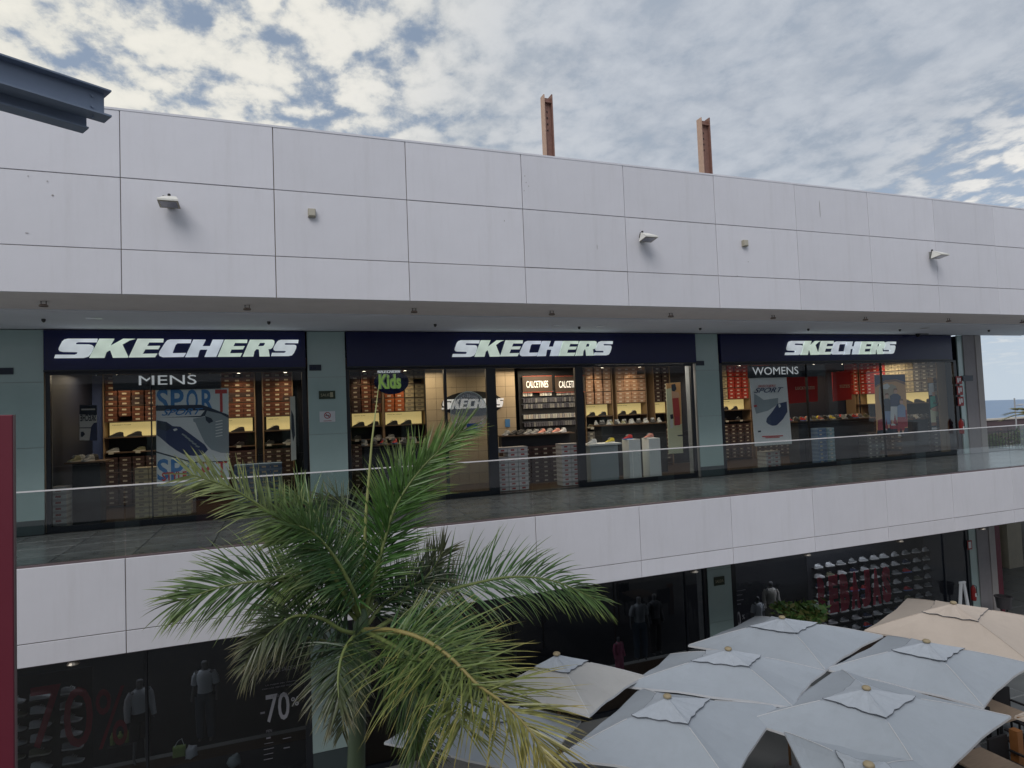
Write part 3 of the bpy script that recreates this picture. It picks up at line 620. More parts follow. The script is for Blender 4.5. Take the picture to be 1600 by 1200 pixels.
# generic free-standing prints --------------------------------------------------------------
def P(pts, Yp): return [at(x, y, Yp) for x, y in pts]
def pieces(t, Yp, lst, name='print'):
    """flat printed shapes, each a hair in front of the last"""
    for k, (c_, pts) in enumerate(lst):
        yy = Yp - .0012 * (k + 1)
        b_ = MB(); b_.prism([P(pts, yy)], (0, .0008, 0)); b_.make(name, c_, t)
def pm(n, c_, r=.55): return mat('print_' + n, tuple(min(.8, v * 2.2) for v in c_), r)
blu = pm('blue', (.035, .11, .24)); redd = pm('red', (.26, .035, .035)); pale = pm('pale', (.34, .39, .42)); ltb = pm('light_blue', (.38, .46, .52)); dk = pm('dark', (.018, .024, .038)); nvy = pm('navy', (.022, .03, .07)); gry = pm('grey', (.15, .17, .18)); lgr = pm('light_grey', (.36, .38, .38)); wht = pm('white', (.62, .64, .66)); tan_ = pm('tan', (.25, .20, .14)); ora = pm('orange', (.45, .20, .09)); skn = pm('skin', (.40, .22, .15)); grn = pm('green', (.05, .24, .18)); yel = pm('cream', (.50, .46, .26)); den = pm('denim', (.14, .18, .28)); mrn = pm('maroon', (.22, .03, .04)); brn = pm('brown', (.16, .08, .05)); tq = pm('turquoise', (.18, .38, .36))
def Q(l, ox, oy, s): return [(ox + x / s, oy + y / s) for x, y in l]
Yp = YS + .10
q8 = lambda l: Q(l, 230, 580, 6)
cor = [(243, 607), (357, 606.5), (358, 757), (245, 760)]
pst = thing('sport_poster', 'large hanging poster with SPORT in blue and red letters and two grey trainers', 'poster', tuple(at(300, 758, Yp)))
b = MB(); b.prism([P(cor, Yp)], (0, .006, 0)); b.make('poster_sheet', pale, pst)
for ch, x0, x1, m_ in (('S', 90, 200, blu), ('P', 222, 345, blu), ('O', 368, 478, blu), ('R', 512, 625, blu), ('T', 640, 752, redd)):
    u = at(230 + x0 / 6, 580 + 385 / 6, Yp - .001); v = at(230 + x1 / 6, 580 + 385 / 6, Yp - .001)
    text_on('lettering', ch, (u.x, Yp - .001, u.z), (v.x, Yp - .001, u.z), .43, m_, pst, bold=.02, thick=.0008)
for ch, x0, x1, m_ in (('S', 95, 205, blu), ('P', 225, 345, blu), ('O', 372, 478, blu), ('R', 512, 625, redd), ('T', 650, 752, redd)):
    u = at(230 + x0 / 6, 580 + 1030 / 6, Yp - .001); v = at(230 + x1 / 6, 580 + 1030 / 6, Yp - .001)
    text_on('lettering', ch, (u.x, Yp - .001, u.z), (v.x, Yp - .001, u.z), .40, m_, pst, bold=.02, thick=.0008)
pieces(pst, Yp - .003, [
    (dk, q8([(80, 322), (500, 314), (560, 330), (765, 410), (768, 845), (430, 860), (85, 765)])),
    (lgr, q8([(84, 435), (500, 430), (540, 420), (764, 440), (766, 838), (432, 850), (86, 750)])),
    (ltb, q8([(84, 372), (540, 368), (500, 418), (84, 436)])),
    (gry, q8([(430, 445), (540, 425), (560, 370), (690, 400), (764, 440), (766, 770), (690, 765), (590, 735), (520, 650), (470, 560), (435, 500)])),
    (wht, q8([(430, 470), (450, 480), (500, 590), (540, 670), (600, 735), (690, 765), (766, 768), (766, 790), (690, 790), (600, 765), (530, 700), (470, 590), (430, 510)])),
    (nvy, q8([(90, 460), (180, 475), (240, 515), (310, 520), (420, 600), (540, 690), (570, 735), (520, 790), (430, 800), (300, 770), (200, 700), (90, 600)])),
    (dk, q8([(95, 465), (175, 480), (235, 530), (180, 560), (95, 540)])),
    (wht, q8([(88, 600), (120, 620), (200, 690), (270, 740), (350, 785), (440, 795), (520, 785), (572, 738), (575, 750), (540, 795), (470, 812), (380, 805), (290, 775), (200, 710), (88, 640)])),
    (lgr, q8([(240, 545), (275, 535), (285, 550), (255, 562)])), (dk, q8([(545, 420), (600, 440), (620, 470), (580, 490), (550, 460)])),
])
for k in range(6):
    zy = 470 + k * 28; pieces(pst, Yp - .02 - .0002 * k, [(lgr, q8([(640, zy), (705, zy - 14), (706, zy - 5), (642, zy + 8)]))], 'lace_print')
for k in range(5):
    pieces(pst, Yp - .022 - .0002 * k, [(gry, q8([(330 + k * 32, 580 + k * 28), (375 + k * 30, 610 + k * 24), (365 + k * 30, 622 + k * 24), (322 + k * 32, 592 + k * 28)]))], 'lace_print')
u, v = at(230 + 135 / 6, 580 + 418 / 6, Yp - .025), at(230 + 525 / 6, 580 + 410 / 6, Yp - .025)
text_on('lettering', 'SPORT', (u.x, Yp - .025, u.z), (v.x, Yp - .025, u.z), .12, blu, pst, bold=.012, shear=.5, thick=.0008)
u, v = at(253, 752, Yp - .026), at(292, 752, Yp - .026)
text_on('lettering', 'STYLE', (u.x, Yp - .026, u.z), (v.x, Yp - .026, u.z), .16, redd, pst, bold=.02, thick=.0008)
# mens: inner banner with mirrored print
t = thing('hanging_banner', 'narrow banner with mirrored letters and a jacket photo, left of the SPORT poster', 'banner', tuple(at(138, 655, YS + 1.2)))
YQ = YS + 1.2; q7 = lambda l: Q(l, 60, 560, 6)
b = MB(); b.prism([P(q7([(385, 435), (548, 440), (550, 770), (385, 768)]), YQ)], (0, .006, 0)); b.make('banner_sheet', dk, t)
pieces(t, YQ, [(wht, q7([(402, 472), (532, 470), (532, 484), (402, 486)])), (lgr, q7([(386, 525), (548, 530), (548, 645), (386, 648)])), (lgr, q7([(386, 655), (548, 655), (548, 768), (386, 768)])), (nvy, q7([(495, 640), (520, 605), (548, 600), (548, 768), (478, 768)])), (dk, q7([(398, 690), (420, 685), (438, 710), (415, 735), (398, 735)]))])
u, v = at(60 + 540 / 6, 560 + 585 / 6, YQ - .008), at(60 + 392 / 6, 560 + 585 / 6, YQ - .008)
text_on('lettering', 'SKECHE', (u.x, YQ - .008, u.z), (v.x, YQ - .008, u.z), .13, dk, t, bold=.02, thick=.0008)
# side poster edge at the right of the mens window
t = thing('folding_screen_poster', 'tall narrow pale green poster seen edge on at the right of the mens window', 'poster', tuple(at(460, 720, YS + .5)))
b = MB(); b.prism([P([(453, 620), (461, 619), (463, 718), (455, 720)], YS + .5)], (0, .02, 0)); b.make('poster_sheet', pm('pale_green', (.36, .42, .34)), t)
pieces(t, YS + .5, [(dk, [(455, 640), (459, 650), (461, 680), (458, 690), (455, 670)])])
# womens SPORT poster
q5 = lambda l: Q(l, 1120, 560, 6)
pst = thing('sport_poster', 'pale blue poster with navy and grey trainers at the left of the WOMENS window', 'poster', tuple(at(1205, 697, Yp)))
b = MB(); b.prism([P(q5([(306, 182), (652, 172), (705, 800), (357, 824)]), Yp)], (0, .006, 0)); b.make('poster_sheet', ltb, pst)
pieces(pst, Yp, [
    (lgr, q5([(345, 560), (460, 520), (665, 540), (690, 700), (600, 690), (355, 700)])),
    (gry, q5([(350, 330), (400, 360), (440, 390), (575, 370), (575, 440), (480, 490), (370, 520), (350, 450)])),
    (wht, q5([(350, 525), (480, 490), (575, 430), (578, 450), (500, 510), (380, 552), (365, 545)])),
    (nvy, q5([(570, 425), (655, 405), (662, 500), (620, 570), (560, 630), (500, 632), (462, 600), (470, 560), (520, 500)])),
    (wht, q5([(458, 590), (480, 615), (520, 632), (560, 628), (620, 575), (663, 515), (664, 540), (620, 600), (560, 645), (510, 652), (470, 635)])),
    (lgr, q5([(575, 430), (592, 425), (602, 450), (585, 465)])), (dk, q5([(385, 678), (412, 676), (415, 690), (388, 693)])), (redd, q5([(345, 440), (375, 435), (378, 452), (350, 458)])),
    (redd, q5([(425, 728), (620, 720), (622, 730), (425, 738)])), (redd, q5([(455, 740), (590, 735), (590, 742), (455, 748)]))])
u, v = at(1120 + 350 / 6, 560 + 325 / 6, Yp - .02), at(1120 + 628 / 6, 560 + 318 / 6, Yp - .02)
text_on('lettering', 'SPORT', (u.x, Yp - .02, u.z), (v.x, Yp - .02, u.z), .13, nvy, pst, bold=.012, shear=.5, thick=.0008)
u, v = at(1120 + 385 / 6, 560 + 272 / 6, Yp - .02), at(1120 + 555 / 6, 560 + 268 / 6, Yp - .02)
text_on('lettering', 'SKECHERS', (u.x, Yp - .02, u.z), (v.x, Yp - .02, u.z), .06, redd, pst, bold=.012, shear=.4, thick=.0008)
# family poster
q6 = lambda l: Q(l, 1300, 560, 6)
YP2 = YS + .35
pst = thing('family_poster', 'poster of a family sitting in an orange van, right half of the WOMENS window', 'poster', tuple(at(1392, 677, YP2)))
b = MB(); b.prism([P(q6([(395, 155), (685, 148), (715, 700), (420, 710)]), YP2)], (0, .006, 0)); b.make('poster_sheet', ora, pst)
lst = [(nvy, q6([(396, 158), (684, 150), (690, 225), (600, 195), (500, 205), (400, 260)])), (brn, q6([(400, 258), (500, 206), (600, 197), (690, 228), (692, 250), (600, 215), (500, 222), (402, 275)])),
       (tan_, q6([(440, 270), (560, 240), (600, 260), (600, 480), (470, 490), (440, 380)])), (ltb, q6([(470, 250), (520, 235), (545, 260), (520, 290), (475, 285)])), (mrn, q6([(430, 580), (700, 480), (712, 640), (600, 660), (430, 690)])), (dk, q6([(425, 675), (713, 650), (715, 700), (421, 710)]))]
for hx, hy, w_, tone, bot in ((515, 345, 42, dk, den), (595, 300, 50, nvy, ltb), (650, 400, 38, den, mrn)):
    lst += [(tone, q6([(hx - w_, hy + 50), (hx - w_ * .4, hy + 32), (hx + w_ * .4, hy + 32), (hx + w_, hy + 55), (hx + w_ * 1.05, hy + 165), (hx - w_ * .9, hy + 165)])), (bot, q6([(hx - w_ * .9, hy + 150), (hx + w_, hy + 150), (hx + w_ * .8, hy + 275), (hx + w_ * .1, hy + 280), (hx - w_ * .1, hy + 215), (hx - w_ * .3, hy + 285), (hx - w_ * .95, hy + 280)])),
            (skn, q6([(hx + 16 * math.cos(a), hy + 10 + 22 * math.sin(a)) for a in [i * math.pi / 6 for i in range(12)]])), (brn, q6([(hx - 19, hy + 5), (hx - 14, hy - 18), (hx + 12, hy - 20), (hx + 19, hy + 2), (hx + 8, hy - 6), (hx - 10, hy - 4)])),
            (skn, q6([(hx - w_ * .8, hy + 278), (hx - w_ * .4, hy + 278), (hx - w_ * .35, hy + 315), (hx - w_ * .7, hy + 315)])), (wht, q6([(hx - w_ * .8, hy + 312), (hx - w_ * .2, hy + 312), (hx + 5, hy + 328), (hx - w_ * .8, hy + 330)])), (skn, q6([(hx + w_ * .2, hy + 275), (hx + w_ * .6, hy + 272), (hx + w_ * .6, hy + 312), (hx + w_ * .3, hy + 312)])), (dk, q6([(hx + w_ * .2, hy + 308), (hx + w_ * .7, hy + 308), (hx + w_ * 1.1, hy + 325), (hx + w_ * .2, hy + 328)]))]
pieces(pst, YP2, lst)
# second womens poster
YP3 = YS + .45
pst = thing('beach_poster', 'narrow poster of a person in green on yellow boxes, far right window', 'poster', tuple(at(1466, 672, YP3)))
b = MB(); b.prism([P(q6([(895, 182), (1052, 172), (1082, 660), (930, 670)]), YP3)], (0, .006, 0)); b.make('poster_sheet', dk, pst)
pieces(pst, YP3, [(ora, q6([(895, 182), (1052, 172), (1053, 225), (898, 228)])), (wht, q6([(905, 235), (980, 225), (985, 340), (910, 345)])), (lgr, q6([(960, 230), (1050, 240), (1000, 290)])), (tq, q6([(1000, 292), (1060, 288), (1066, 410), (1005, 415)])), (yel, q6([(922, 480), (1012, 470), (1018, 595), (930, 606)])), (yel, q6([(1026, 470), (1075, 468), (1080, 590), (1030, 592)])),
     (grn, q6([(920, 360), (965, 350), (985, 440), (925, 470)])), (skn, q6([(930, 470), (990, 445), (1060, 465), (1060, 478), (1020, 490), (1020, 590), (1010, 590), (1005, 500), (940, 490)])), (brn, q6([(985, 395), (1010, 385), (1040, 425), (1010, 440)])), (skn, q6([(940, 318), (965, 318), (968, 350), (942, 352)])), (brn, q6([(932, 600), (1080, 595), (1080, 625), (933, 632)])), (ltb, q6([(935, 650), (1040, 640), (1082, 645), (1082, 660), (936, 668)]))])
# red hanging banners
for lbl, pts, tx in (('dark red hanging cloth banner reading LUCKY SIZES beside the pale SPORT poster', [(1226, 590), (1277, 584), (1278, 627), (1229, 631)], ('LUCKY SIZES', 1243, 1273, 609)), ('dark red hanging cloth banner reading SIZES in the middle of the WOMENS window', [(1300, 582), (1329, 578), (1331, 624), (1302, 627)], ('SIZES', 1312, 1328, 606))):
    YQ = YS + 1.3; t = thing('red_banner', lbl, 'banner', tuple(at(pts[2][0], pts[2][1], YQ)))
    b = MB(); b.prism([P(pts, YQ)], (0, .01, 0)); b.make('banner_cloth', mat('red_cloth', (.42, .02, .02), .8), t)
    u, v = at(tx[1], tx[3], YQ - .002), at(tx[2], tx[3], YQ - .002); text_on('lettering', tx[0], (u.x, YQ - .002, u.z), (v.x, YQ - .002, u.z), .09, M['print_tan'], t, bold=.01)
# middle shop tall poster
YP4 = YS + .55; q3 = lambda l: Q(l, 900, 560, 5)
pst = thing('runner_poster', 'tall standing poster of a person in red against orange, right window of the middle shop', 'poster', tuple(at(1055, 712, YP4)))
b = MB(); b.prism([P(q3([(702, 195), (815, 185), (838, 740), (725, 745)]), YP4)], (0, .01, 0)); b.make('poster_sheet', yel, pst)
pieces(pst, YP4, [(ora, q3([(702, 196), (815, 186), (826, 510), (765, 520), (745, 230), (705, 240)])), (dk, q3([(745, 205), (775, 198), (785, 240), (765, 265), (748, 250)])), (redd, q3([(752, 310), (800, 300), (815, 450), (765, 460)])), (skn, q3([(750, 255), (800, 265), (812, 305), (755, 312)])), (mrn, q3([(768, 455), (812, 450), (815, 520), (770, 525)])), (dk, q3([(735, 440), (758, 435), (762, 470), (740, 475)])), (lgr, q3([(735, 475), (755, 478), (758, 545), (738, 545)])), (M['print_cream'], q3([(732, 560), (830, 550), (838, 740), (726, 744)])), (dk, q3([(790, 600), (834, 596), (834, 606), (800, 608)]))])

# beige wall with the small wordmark (behind the doorway)
m_beigewall = mat('beige_tile_wall', (.50, .40, .27), .5, nz=.05, nscale=3)
YW = YB - .9
bw = thing('feature_wall', 'beige tiled wall with a small white SKECHERS sign inside the middle shop', 'wall', ((at(668, 640, YW).x + at(816, 640, YW).x) / 2, YW, ZF))
x0, x1 = at(666, 640, YW).x, at(806, 640, YW).x
bx('wall_core', x0, x1, YW + .012, YW + .15, ZF, 1.2, m_grout, bw)
nx = 9; nz_ = 11
for i in range(nx):
    for j in range(nz_):
        w_ = (x1 - x0) / nx; h_ = (1.2 - ZF) / nz_
        bx('tile', x0 + i * w_ + .003, x0 + (i + 1) * w_ - .003, YW, YW + .011, ZF + j * h_ + .003, ZF + (j + 1) * h_ - .003, m_beigewall, bw)
t = thing('small_wordmark_sign', 'small white SKECHERS letters on a black oval on the beige wall', 'sign', tuple(at(738, 645, YW)))
a, c3 = at(690, 640, YW - .02), at(787, 634, YW - .02)
cx, cz = (a.x + c3.x) / 2, a.z + .12
b = MB(); b.prism([[(cx + .50 * (c3.x - a.x) * math.cos(k * math.pi / 14), YW - .014, cz + .32 * math.sin(k * math.pi / 14)) for k in range(28)]], (0, .012, 0)); b.make('oval_board', m_black, t)
wordmark(t, a.x, c3.x, a.z + .0, a.z + .25, YW - .016, [m_lett], .03)
p, q = at(789, 655, YW - .005), at(797, 667, YW - .005); t = thing('blue_notice', 'small blue notice on the beige wall', 'sign', (p.x, YW - .01, q.z)); bx('card', p.x, q.x, YW - .012, YW - .002, q.z, p.z, blu, t)
# sock wall
YK = YB - .4
sw = thing('sock_wall', 'dark wall rack of packed socks seen through the doorway', 'display rack', ((at(815, 650, YK).x + at(902, 650, YK).x) / 2, YK, ZF))
x0, x1 = at(812, 650, YK).x, at(905, 650, YK).x
bx('back_panel', x0, x1, YK + .02, YK + .06, ZF, 1.2, m_black, sw)
for r_, py_ in enumerate((617, 627, 636, 652, 664)):
    z = at(860, py_, YK).z
    bx('hanging_bar', x0 + .05, x1 - .05, YK - .03, YK - .02, z + .10, z + .11, m_steel, sw)
    n = 22
    for k in range(n):
        if r_ in (0,) and k in (4, 5, 6, 12, 13): continue
        xx = x0 + .1 + (x1 - x0 - .2) * k / n
        kk = random.choice([(.5, .5, .47), (.45, .4, .36), (.30, .30, .32)]) if r_ in (0, 3) else random.choice([(.06, .06, .08), (.10, .10, .12), (.2, .2, .2)])
        key = 'sock_%.2f' % kk[0]
        b_ = MB(); b_.box(xx, xx + .055, YK - .05, YK - .015, z - .02, z + .095); b_.box(xx + .01, xx + .045, YK - .052, YK - .048, z + .05, z + .085); o_ = b_.make('sock_pack', mat(key, kk, .8), sw)
for k, (xa, xb) in enumerate(((816, 863), (867, 914))):
    p, q = at(xa, 588, YK - .06), at(xb, 612, YK - .06)
    t = thing('sock_sign', ('brown framed sign reading CALCETINES above the socks, left one' if k == 0 else 'brown sign reading CALCETINES, right one half hidden by the door frame'), 'sign', ((p.x + q.x) / 2, YK - .06, q.z))
    bx('board', p.x, q.x, YK - .07, YK - .04, q.z, p.z, mat('brown_sign', (.07, .045, .03), .5), t)
    w_ = q.x - p.x; h_ = p.z - q.z; text_on('lettering', 'CALCETINES', (p.x + w_ * .12, YK - .071, q.z + h_ * .28), (q.x - w_ * .14, YK - .071, q.z + h_ * .28), h_ * .42, mat('sign_lit', (.7, .65, .55), .5, emit=(1, .9, .75), es=.8), t, bold=.006)
    for zz in (q.z, p.z): bx('sign_edge', p.x, q.x, YK - .074, YK - .071, zz - .008, zz + .008, mat('red_edge', (.4, .06, .03), .5), t)
# table of shoes in front of the socks and box stacks in the doorway
x0, x1 = at(782, 680, YS + 1.7).x, at(893, 680, YS + 1.7).x
t = thing('display_counter', 'long low shelf of trainers under the socks', 'counter', ((x0 + x1) / 2, YS + 1.7, ZF)); bx('counter_top', x0, x1, YS + 1.5, YS + 1.95, -.62, -.59, m_shelf, t); bx('counter_body', x0 + .03, x1 - .03, YS + 1.72, YS + 1.95, ZF + .003, -.621, m_interior, t)
for k in range(9): shoe(random.choice(['grey', 'white', 'olive', 'black', 'pink']), x0 + .15 + k * (x1 - x0 - .2) / 9, YS + 1.7, -.589, '%s trainer from the left on the low shelf through the doorway' % ORD[k], 'trainers on the shelf behind the doorway', .5 + random.uniform(-.2, .2))
for k in range(10):
    for h in range(8): shoebox('dark', x0 + .12 + k * BOXP, YS + 1.62, ZF + .01 + h * .111, 'under doorway shelf', solo=False)
def stack(kind, a, py, n, rows, place, Yd, h0=0):
    x = at(a, py, Yd).x
    for k in range(n):
        for h in range(rows): shoebox(kind, x + k * BOXP, Yd + .17, ZF + .01 + (h0 + h) * .108, place, pos='%s stack, %s from the floor' % (ORD[k], ORD[h]))
stack('white', 787, 740, 3, 9, 'inside left door post', YS + .35)
stack('white', 886, 735, 2, 9, 'inside right door post', YS + .35)
stack('blue', 1284, 700, 2, 9, 'window floor left of family poster', YS + .5)
stack('teal', 1300, 700, 1, 9, 'floor under red banners', YS + .45)
stack('white', 1203, 720, 2, 4, 'under pale SPORT poster', YS + .5)
stack('grey', 1362, 720, 3, 7, 'below family poster', YS + .6)
stack('cream', 222, 800, 4, 9, 'floor below SPORT poster', YS + .9)
stack('blue', 375, 740, 4, 8, 'floor right of SPORT poster', YS + 1.6)
stack('white', 92, 820, 1, 7, 'corner of mens window', YS + .3)
for lbl, x_, y_ in (('white cube with red trainer, left of the pair in the middle shop', 986, 690), ('white cube with pink trainer, right of the pair in the middle shop', 1017, 690)):
    p = at(x_, y_, YS + .5); t = thing('display_cube', lbl, 'plinth', (p.x, YS + .5, ZF)); bx('plinth', p.x - .16, p.x + .16, YS + .34, YS + .66, ZF + .003, -.80, M['print_light_grey'], t)
p = at(981, 690, YS + .5); shoe('red', p.x, YS + .5, -.799, 'red trainer with blue sole on the left white cube', None, .2)
p = at(1014, 690, YS + .5); shoe('pink', p.x, YS + .5, -.799, 'pink trainer on the right white cube', None, .2)
x0, x1 = at(915, 700, YS + .6).x, at(965, 700, YS + .6).x
t = thing('display_table', 'pale table with a yellow trainer behind the left part of the middle right window', 'table', ((x0 + x1) / 2, YS + .6, ZF)); bx('table_top', x0, x1, YS + .4, YS + .9, -.90, -.86, M['print_light_grey'], t); bx('table_body', x0 + .06, x1 - .06, YS + .48, YS + .85, ZF + .003, -.901, gry, t)
p = at(953, 690, YS + .6); shoe('yellow', p.x, YS + .6, -.859, 'yellow trainer on the pale table', None, .3)
p = at(925, 690, YS + .6); shoe('white', p.x, YS + .6, -.859, 'white trainer on the pale table', None, .3)
# tables of shoes across mens and womens windows
for lbl, pa, pb, yy, zt, kinds in (('dark stepped table of trainers at the left of the mens window', 108, 170, YS + .9, -.62, ['olive', 'grey', 'black', 'grey']), ('dark table of trainers along the womens window', 1236, 1362, YS + 1.1, -.60, ['black', 'red', 'grey', 'olive', 'pink', 'black', 'yellow', 'black', 'grey']), ('dark table of trainers at the right side of the womens window', 1415, 1450, YS + .9, -.7, ['black', 'grey', 'black']), ('dark table of trainers behind the kids window', 560, 660, YS + 1.2, -.62, ['grey', 'black', 'olive', 'red', 'black']), ('dark table of trainers behind the right part of the middle shop', 930, 1040, YS + 1.7, -.45, ['black', 'grey', 'black', 'olive', 'grey', 'black', 'grey'])):
    x0, x1 = at(pa, 690, yy).x, at(pb, 690, yy).x; t = thing('display_table', lbl, 'table', ((x0 + x1) / 2, yy, ZF)); bx('table_top', x0, x1, yy - .3, yy + .3, zt - .03, zt, m_shelf, t); bx('table_body', x0 + .1, x1 - .1, yy - .2, yy + .2, ZF + .003, zt - .031, m_interior, t)
    n = min(16, int((x1 - x0) / .22)); sl = lbl.replace('dark stepped ', '').replace('dark ', '').replace(' of trainers', '')
    for k in range(n):
        for r_ in (-.14, .14): shoe(kinds[(k + (r_ > 0)) % len(kinds)], x0 + .12 + k * .22, yy + r_, zt + .001, 'trainer, %s in the %s row, %s' % (ORD[k], 'back' if r_ > 0 else 'front', sl), 'trainers, ' + sl, 1.2)
# kids sign hanging in the middle shop window
YN = YS + .08
t = thing('kids_sign', 'dark round window sign with green graffiti lettering Kids under a small SKECHERS line', 'sign', tuple(at(610, 617, YN)))
cpt = at(612, 596, YN)
b = MB(); b.prism([[(cpt.x + .36 * math.cos(k * math.pi / 14), YN, cpt.z + (.27 if math.sin(k * math.pi / 14) < 0 else .22) * math.sin(k * math.pi / 14)) for k in range(28)]], (0, .01, 0)); b.make('sign_board', m_sign, t)
m_lime = mat('lime_print', (.45, .68, .16), .5, emit=(.5, .8, .2), es=.12); m_limeo = mat('pale_outline', (.45, .52, .45), .5)
for m_, bo, yy in ((m_limeo, .09, YN - .002), (m_lime, .035, YN - .006)):
    u, v = at(592, 608, yy), at(627, 608, yy); text_on('lettering', 'Kids', (u.x, yy, u.z), (v.x, yy, u.z), .31, m_, t, bold=bo, thick=.002)
u, v = at(589, 583, YN - .004), at(626, 583, YN - .004); wordmark(t, u.x, v.x, u.z, u.z + .055, YN - .001, [m_lett], .004)
# round window decal at the door
YD = YS - .004
t = thing('round_decal', 'large round translucent decal with ring lettering on glass left of the doorway', 'decal', tuple(at(735, 705, YD)))
m_dec = bpy.data.materials.new('frosted_decal'); m_dec.use_nodes = True; tt = m_dec.node_tree; tt.nodes.remove(tt.nodes['Principled BSDF']); a_ = tt.nodes.new('ShaderNodeBsdfTransparent'); d_ = tt.nodes.new('ShaderNodeBsdfDiffuse'); d_.inputs[0].default_value = (.5, .55, .6, 1); mm = tt.nodes.new('ShaderNodeMixShader'); mm.inputs[0].default_value = .28; tt.links.new(a_.outputs[0], mm.inputs[1]); tt.links.new(d_.outputs[0], mm.inputs[2]); tt.links.new(mm.outputs[0], tt.nodes['Material Output'].inputs[0])
cc = at(733, 645, YD); rr = .42
def ringpts(r, n=40, z=1.12): return [(cc.x + r * math.cos(2 * math.pi * k / n), YD, cc.z + z * r * math.sin(2 * math.pi * k / n)) for k in range(n)]
b = MB(); b.prism([ringpts(rr)], (0, -.001, 0)); b.make('disc', m_dec, t)
b = MB(); b.prism([[Vector(p) + Vector((0, -.002, 0)) for p in ringpts(rr * .99)], [Vector(p) + Vector((0, -.002, 0)) for p in ringpts(rr * .955)]], (0, -.001, 0)); b.make('outer_ring', m_limeo, t)
for word, a0, a1, flip in (('COMFORT TECHNOLOGY', 160, 20, 1), ('WALKING COLLECTION', 200, 340, -1)):
    for k, ch in enumerate(word):
        if ch == ' ': continue
        an = math.radians(a0 + (a1 - a0) * (k + .5) / len(word)); r1 = rr * .78; px_ = cc.x + r1 * math.cos(an); pz_ = cc.z + 1.12 * r1 * math.sin(an)
        up_ = Vector((math.cos(an), 0, math.sin(an))) * flip; rt_ = Vector((math.sin(an), 0, -math.cos(an))) * flip
        c0 = Vector((px_, YD - .002, pz_)) - rt_ * .018 - up_ * .026
        text_on('letter', ch, c0, c0 + rt_ * .036, .052, m_paper, t, thick=.001, upv=up_)
# blue notice on door glass
p, q = at(729, 662, YS - .003), at(746, 672, YS - .003); t = thing('blue_notice', 'blue opening hours sticker on the door glass under the round decal', 'sign', (p.x, YS, q.z)); bx('sticker', p.x, q.x, YS - .005, YS - .002, q.z, p.z, mat('bright_blue', (.04, .12, .45), .5), t); bx('sticker_line', p.x + .02, q.x - .02, YS - .006, YS - .0055, q.z + .06, q.z + .075, wht, t)

# ------------------------------------------------------------------ ground floor shops
low = thing('ground_floor_interior', 'unlit dark interior of the ground floor shops', 'shop interior', (5, 15, ZG))
YG = 15.3
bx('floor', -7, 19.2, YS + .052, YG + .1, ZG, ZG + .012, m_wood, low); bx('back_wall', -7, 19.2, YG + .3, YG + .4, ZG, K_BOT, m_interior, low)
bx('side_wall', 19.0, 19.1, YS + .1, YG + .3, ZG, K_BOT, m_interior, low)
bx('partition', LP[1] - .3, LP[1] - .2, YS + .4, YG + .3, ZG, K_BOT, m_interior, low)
bx('window_plinth', -7, LP[0], YS + .06, YS + 1.0, ZG + .013, -6.6, m_interior, low)
area(-2.5, 14.2, -3.2, 2.5, .6, 12, (.9, .93, 1)); area(6.5, 14.2, -3.2, 3.5, .6, 14, (.9, .93, 1)); area(14.5, 13.6, -3.2, 4.5, .4, 62, (.95, .95, 1))  # added area lights without fixtures, brightening the goods on the ground floor
# shoe walls
ORD_ = ['first', 'second', 'third', 'fourth', 'fifth', 'sixth', 'seventh', 'eighth', 'ninth', 'tenth', 'eleventh', 'twelfth', 'thirteenth', 'fourteenth', 'fifteenth', 'sixteenth']
def shoewall(label, rowsx, py0, Yd, zs, grp, sc, kinds):
    xs = [at(p, py0, Yd).x for p in rowsx]
    t = thing('shoe_wall', label, 'display rack', ((xs[0] + xs[-1]) / 2, Yd + .12, zs[-1])); bx('back_panel', xs[0] - .3, xs[-1] + .3, Yd + .16, Yd + .19, zs[-1] - .2, zs[0] + .4, m_interior, t)
    for ci, x in enumerate(xs):
        for ri, z in enumerate(zs):
            bx('ledge', x - .16 * sc / 1.1, x + .16 * sc / 1.1, Yd - .07, Yd + .159, z - .012, z - .001, m_black, t)
            kd = random.choice(kinds); shoe(kd, x + random.uniform(-.02, .02), Yd + .03, z, '%s trainer %s, column %s from the left, %s ledge down' % (kd, grp, ORD[ci], ORD[ri]), 'trainers displayed ' + grp, math.pi + random.uniform(-.15, .15), sc)
z_ = lambda px_, py_, Yd: at(px_, py_, Yd).z
y1 = YS + .9
shoewall('dark wall of single trainers on ledges at the left of the ground floor window', (22, 62, 112), 1130, y1, [z_(60, 1093 + 22 * k, y1) for k in range(6)], 'behind the lower left window', 1.15, ['white', 'grey', 'white', 'grey', 'olive'])
y2 = YS + 1.3
shoewall('dark wall of single trainers on ledges in the ground floor window at right', [1281, 1299, 1317, 1335, 1352, 1369, 1385, 1402, 1419, 1435, 1451], 900, y2, [z_(1380, 872 + 14.5 * k, y2) for k in range(8)], 'behind the lower right window', 1.05, ['white', 'white', 'grey', 'white', 'white', 'navy', 'grey', 'white', 'olive', 'white', 'grey', 'red'])
